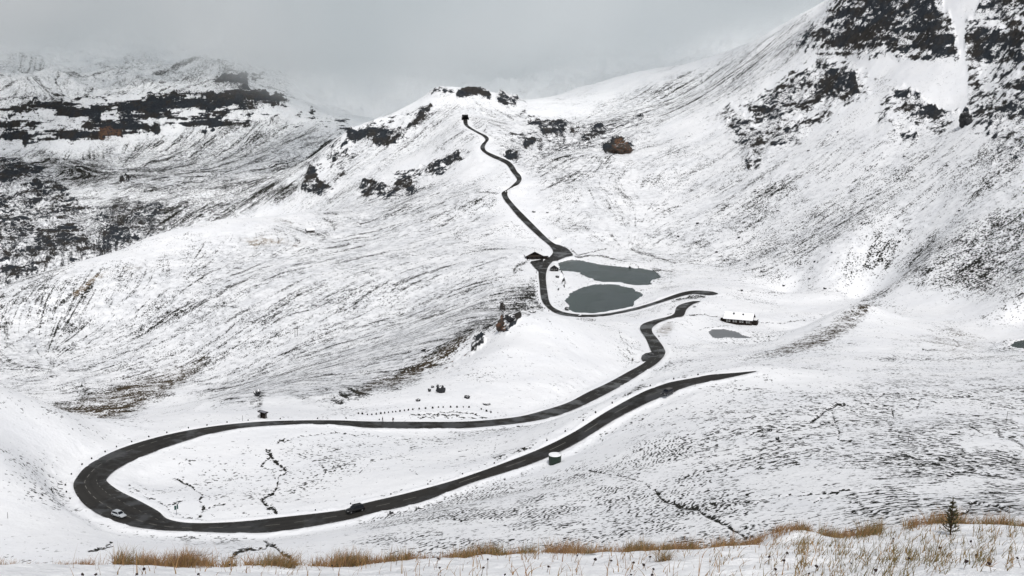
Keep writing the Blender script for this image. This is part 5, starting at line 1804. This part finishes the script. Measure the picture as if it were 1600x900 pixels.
# ---- grass
def grass_material():
    m, nt, out = new_mat("dry_grass")
    k = NT(nt)
    a = k.node('ShaderNodeAttribute', attribute_name='tint').outputs['Fac']
    r = k.node('ShaderNodeValToRGB', ins={0: a})
    e = r.color_ramp.elements
    e[0].position, e[0].color = 0.0, rgb(.080, .074, .022)
    e[1].position, e[1].color = 1.0, rgb(.18, .088, .046)
    for p_, c in ((.3, rgb(.165, .115, .036)), (.55, rgb(.30, .17, .065)), (.8, rgb(.25, .145, .068))):
        x_ = e.new(p_)
        x_.color = c
    bs = k.node('ShaderNodeBsdfPrincipled', ins={'Base Color': r.outputs[0], 'Roughness': .7})
    nt.links.new(bs.outputs[0], out.inputs[0])
    return m


GRASSM = grass_material()


def blades(name, pts, lens, tints, widths, lean=(.25, -.05), spread=.5):
    n = len(pts)
    SEG = 4
    ang = rng.uniform(0, 2 * math.pi, n)
    ld = np.stack([rng.normal(lean[0], spread, n), rng.normal(lean[1], spread, n)], 1)
    face = np.stack([np.cos(ang), np.sin(ang)], 1)
    V = np.zeros((n, SEG + 1, 2, 3))
    for j in range(SEG + 1):
        f = j / SEG
        c = pts.copy()
        c[:, :2] += ld * (lens * f ** 1.8)[:, None] * .8
        c[:, 2] += lens * (f - .22 * f * f * np.minimum(1.6, np.hypot(ld[:, 0], ld[:, 1])))
        w = widths * (1 - f * .92)
        for q, s in ((0, -.5), (1, .5)):
            V[:, j, q, :2] = c[:, :2] + face * (w * s)[:, None]
            V[:, j, q, 2] = c[:, 2]
    base = np.arange(n)[:, None, None] * (SEG + 1) * 2
    j = np.arange(SEG)[None, :, None] * 2
    F = (base + j + np.array([0, 1, 3, 2])[None, None, :]).reshape(-1, 4)
    me = grid_mesh(name, V.reshape(-1, 3), F)
    at = me.attributes.new('tint', 'FLOAT', 'POINT')
    at.data.foreach_set('value', np.repeat(np.clip(tints, 0, 1), (SEG + 1) * 2).astype(np.float32))
    return link(name, me, GRASSM)


EDGE = np.array([(-150, 11.3), (0, 11.4), (250, 11.8), (420, 12.2), (600, 12.7), (800, 13.1), (1000, 13.2), (1200, 13.2), (1400, 13.5), (1500, 13.7), (1600, 13.8), (1750, 13.9)])
bx, by, bl, bt, bw = [], [], [], [], []


def sow(n, px0, px1, d0, d1, l0, l1, t0, t1, clump=.0, w0=.006, w1=.012):
    """n blades between two bearings, d metres before (-) or behind (+) the edge of the bank"""
    px = rng.uniform(px0, px1, n)
    if clump:
        cs2 = rng.uniform(px0, px1, max(3, int((px1 - px0) / 14)))
        pick = cs2[rng.integers(0, len(cs2), n)] + rng.normal(0, 5, n)
        px = np.where(rng.random(n) < clump, pick, px)
    Yb = np.interp(px, EDGE[:, 0], EDGE[:, 1])
    d = rng.uniform(d0, d1, n)
    gap_ = fbm(px / 60.0, px * 0 + 3.3, 1.0, 3, 5) + .5 * rng.normal(0, .35, n)
    d = np.where((gap_ < -.34) & (d > -.5) & (n > 400), d + .9, d)
    y = Yb + d
    x = (px - 800) / FPX * (y * .935 / 1.0)
    bx.append(x)
    by.append(y)
    bl.append(rng.uniform(l0, l1, n))
    bt.append(rng.uniform(t0, t1, n))
    bw.append(rng.uniform(w0, w1, n))


sow(2200, -320, 45, -.2, .6, .06, .15, .55, .95, .6)
sow(140, 45, 220, -.2, .9, .07, .2, .6, 1.0, .4)
sow(1150, 215, 480, -.5, .4, .07, .20, .35, .85, .7)
sow(260, 90, 220, -.3, .7, .06, .16, .7, 1.0, .6)
sow(1500, 470, 720, -.4, .5, .05, .16, .6, 1.0, .6)
sow(1300, 700, 1010, -.3, .25, 0.048, 0.136, .6, 1.0, .45)
sow(2100, 1000, 1250, -.35, .35, 0.053, 0.150, .45, 1.0, .4)
sow(1500, 1230, 1490, -.4, .4, 0.042, 0.140, .5, 1.0, .5)
sow(2400, 1480, 1900, -.5, .4, 0.049, 0.140, .2, .85, .45)
sow(220, 1250, 1400, -.1, .5, 0.070, 0.168, .6, 1.0, .8)
# on the white bank in front
sow(90, 0, 600, -2.6, -.4, .08, .24, .4, .9, .5)
sow(330, 600, 1150, -4.2, -.4, .07, .24, .35, .95, .6)
sow(420, 1150, 1350, -4.5, -.4, 0.056, 0.154, .15, .7, .7)
sow(2600, 1300, 1900, -4.6, -.4, 0.062, 0.155, .05, .55, .75)
sow(420, 1380, 1640, -4.4, -2.4, 0.074, 0.161, .0, .4, .8)
# taller tussocks and gaps in the fringe
for c in rng.uniform(80, 1720, 95):
    big_ = rng.random() ** 2
    sow(int(50 + 160 * big_), c - 8 - 16 * big_, c + 8 + 16 * big_, -.5, .35, .09 + .05 * big_, .17 + .11 * big_, *((.05, .6) if rng.random() < .45 else (.4, 1.0)), 0, .005, .010)
# long thin stalks
sow(200, 200, 1900, -2, .8, .18, .34, .5, .95, .3, .003, .0045)
bx, by, bl, bt, bw = (np.concatenate(v) for v in (bx, by, bl, bt, bw))
ok_ = np.hypot(bx - ps.x, (by - ps.y) * .35) > .13
bx, by, bl, bt, bw = (v[ok_] for v in (bx, by, bl, bt, bw))
pts = np.stack([bx, by, sample(Z, bx, by) - .02], 1)
g_ = blades('grass', pts, bl, bt, bw)
tag(g_, 'dry brown and olive grass growing through the snow of the front bank', 'grass', kind='stuff')
for px, py, n, lab, l0, l1, tn0, tn1, rad in ((1037, 876, 170, 'dark olive grass tuft bent over in front of the brown grass edge', .10, .22, .1, .6, .07), (452, 887, 150, 'yellow green grass tuft at the left part of the bank', .10, .22, .15, .5, .06), (1290, 843, 0, '', 0, 0, 0, 0, 0)):
    if not n:
        continue
    p = on_ground(px, py, 8)
    a_ = rng.uniform(0, 6.28, n)
    r2_ = rad * np.sqrt(rng.random(n))
    tx, ty = p.x + r2_ * np.cos(a_), p.y + r2_ * np.sin(a_)
    o = blades('grass_tuft', np.stack([tx, ty, sample(Z, tx, ty) - .02], 1), rng.uniform(l0, l1, n), rng.uniform(tn0, tn1, n), rng.uniform(.003, .006, n), (.0, -.1), .9)
    tag(o, lab, 'grass tuft')
#OBJECTS_END

# ------------------------------------------------------------------ light, sky, air
SUN_EL, SUN_AZ = math.radians(56), math.radians(166)      # azimuth from +y towards +x
world = bpy.data.worlds.new("World")
scene.world = world
world.use_nodes = True
wt = world.node_tree
for n in list(wt.nodes):
    wt.nodes.remove(n)
k = NT(wt)
sky = k.node('ShaderNodeTexSky', sky_type='NISHITA', sun_disc=False, sun_elevation=SUN_EL, sun_rotation=SUN_AZ, air_density=1.0, dust_density=6.0, ozone_density=1.0, altitude=2000)
hs = k.node('ShaderNodeHueSaturation', ins={'Saturation': .24, 'Color': sky.outputs[0]})
gen = k.node('ShaderNodeTexCoord').outputs['Generated']
cl = k.m('ADD', .66, k.m('MULTIPLY', k.ss(k.noise(gen, 5.5, 6, .55, dist=.4), .30, .70), .62))
cm = k.node('ShaderNodeMix', data_type='RGBA', blend_type='MULTIPLY', ins={0: 1.0, 6: hs.outputs[0]})
gc = k.node('ShaderNodeCombineColor', ins={0: cl, 1: cl, 2: cl})
wt.links.new(gc.outputs[0], cm.inputs[7])
bg = k.node('ShaderNodeBackground', ins={'Color': cm.outputs[2], 'Strength': .10})
wo = k.node('ShaderNodeOutputWorld')
wt.links.new(bg.outputs[0], wo.inputs[0])
sd = bpy.data.lights.new("sun", 'SUN')
sd.energy = 1.5
sd.angle = math.radians(12)
sd.color = (1, .97, .93)
sun = bpy.data.objects.new("sun", sd)
col.objects.link(sun)
sv_ = Vector((math.sin(SUN_AZ) * math.cos(SUN_EL), math.cos(SUN_AZ) * math.cos(SUN_EL), math.sin(SUN_EL)))
sun.rotation_euler = sv_.to_track_quat('Z', 'Y').to_euler()


# ---- cloud lying on the tops
def cloud_material():
    m, nt, out = new_mat("cloud")
    k = NT(nt)
    pos = k.node('ShaderNodeNewGeometry').outputs['Position']
    s = k.node('ShaderNodeSeparateXYZ', ins={0: pos})
    x, y, z = s.outputs[0], s.outputs[1], s.outputs[2]
    n1 = k.noise(pos, 1 / 420, 4, .55)
    n2 = k.noise(pos, 1 / 1100, 1, .5)
    nn = k.m('SUBTRACT', n1, .5)
    # the base hangs lower in the middle, higher over the right-hand ridge and far left
    base = k.m('ADD', k.m('ADD', -72.0, k.m('MULTIPLY', k.m('MAXIMUM', k.m('SUBTRACT', -250.0, x), 0.0), .045)), k.m('MULTIPLY', k.m('MAXIMUM', k.m('SUBTRACT', x, 150.0), 0.0), .16))
    dip = k.m('EXPONENT', k.m('MULTIPLY', -1.0, k.m('POWER', k.m('DIVIDE', k.m('ABSOLUTE', k.m('ADD', x, 150.0)), 230.0), 2.0)))
    base = k.m('SUBTRACT', base, k.m('MULTIPLY', k.m('MULTIPLY', dip, k.ss(y, 1640.0, 1900.0)), 95.0))
    h = k.m('ADD', k.m('SUBTRACT', z, base), k.m('MULTIPLY', nn, 200.0))
    fy = k.m('ADD', k.m('ADD', y, k.m('MULTIPLY', k.m('MAXIMUM', k.m('SUBTRACT', x, 60.0), 0.0), .75)), k.m('MULTIPLY', k.m('SUBTRACT', n2, .5), 500.0))
    d = k.m('MULTIPLY', k.ss(h, -15.0, 150.0), k.ss(fy, 1420.0, 1800.0))
    d = k.m('MULTIPLY', d, k.m('ADD', .22, k.m('MULTIPLY', k.ss(n1, .34, .66), 1.7)))
    d = k.m('MULTIPLY', d, .0044)
    tone = k.ss(k.noise(pos, 1 / 620, 5, .6, dist=.6), .36, .66)
    v = k.node('ShaderNodeVolumePrincipled', ins={'Color': k.mix(tone, rgb(.80, .838, .85), rgb(.980, .984, .983)), 'Density': d, 'Anisotropy': .25})
    nt.links.new(v.outputs[0], out.inputs['Volume'])
    m.cycles.volume_step_rate = 1.0
    return m


bm = bmesh.new()
bmesh.ops.create_cube(bm, size=1, matrix=Matrix.Translation((0, 2500, 60)) @ Matrix.Diagonal((4400, 2200, 380, 1)))
cme = bpy.data.meshes.new('cloud')
bm.to_mesh(cme)
bm.free()
cloud = link('cloud', cme, cloud_material())
tag(cloud, 'low grey cloud hanging over the ridge and hiding the summits', 'cloud', kind='stuff')
scene.cycles.volume_max_steps = 256
scene.view_settings.view_transform = 'Standard'
scene.view_settings.look = 'None'
scene.view_settings.exposure = 0.60
scene.view_settings.gamma = 1
scene.render.engine = 'CYCLES'
cy = scene.cycles
cy.use_denoising = True
cy.max_bounces = 16
cy.diffuse_bounces = 3
cy.volume_bounces = 14
cy.use_adaptive_sampling = True
cy.adaptive_threshold = .02
print("built", round(time.time() - T0, 1))
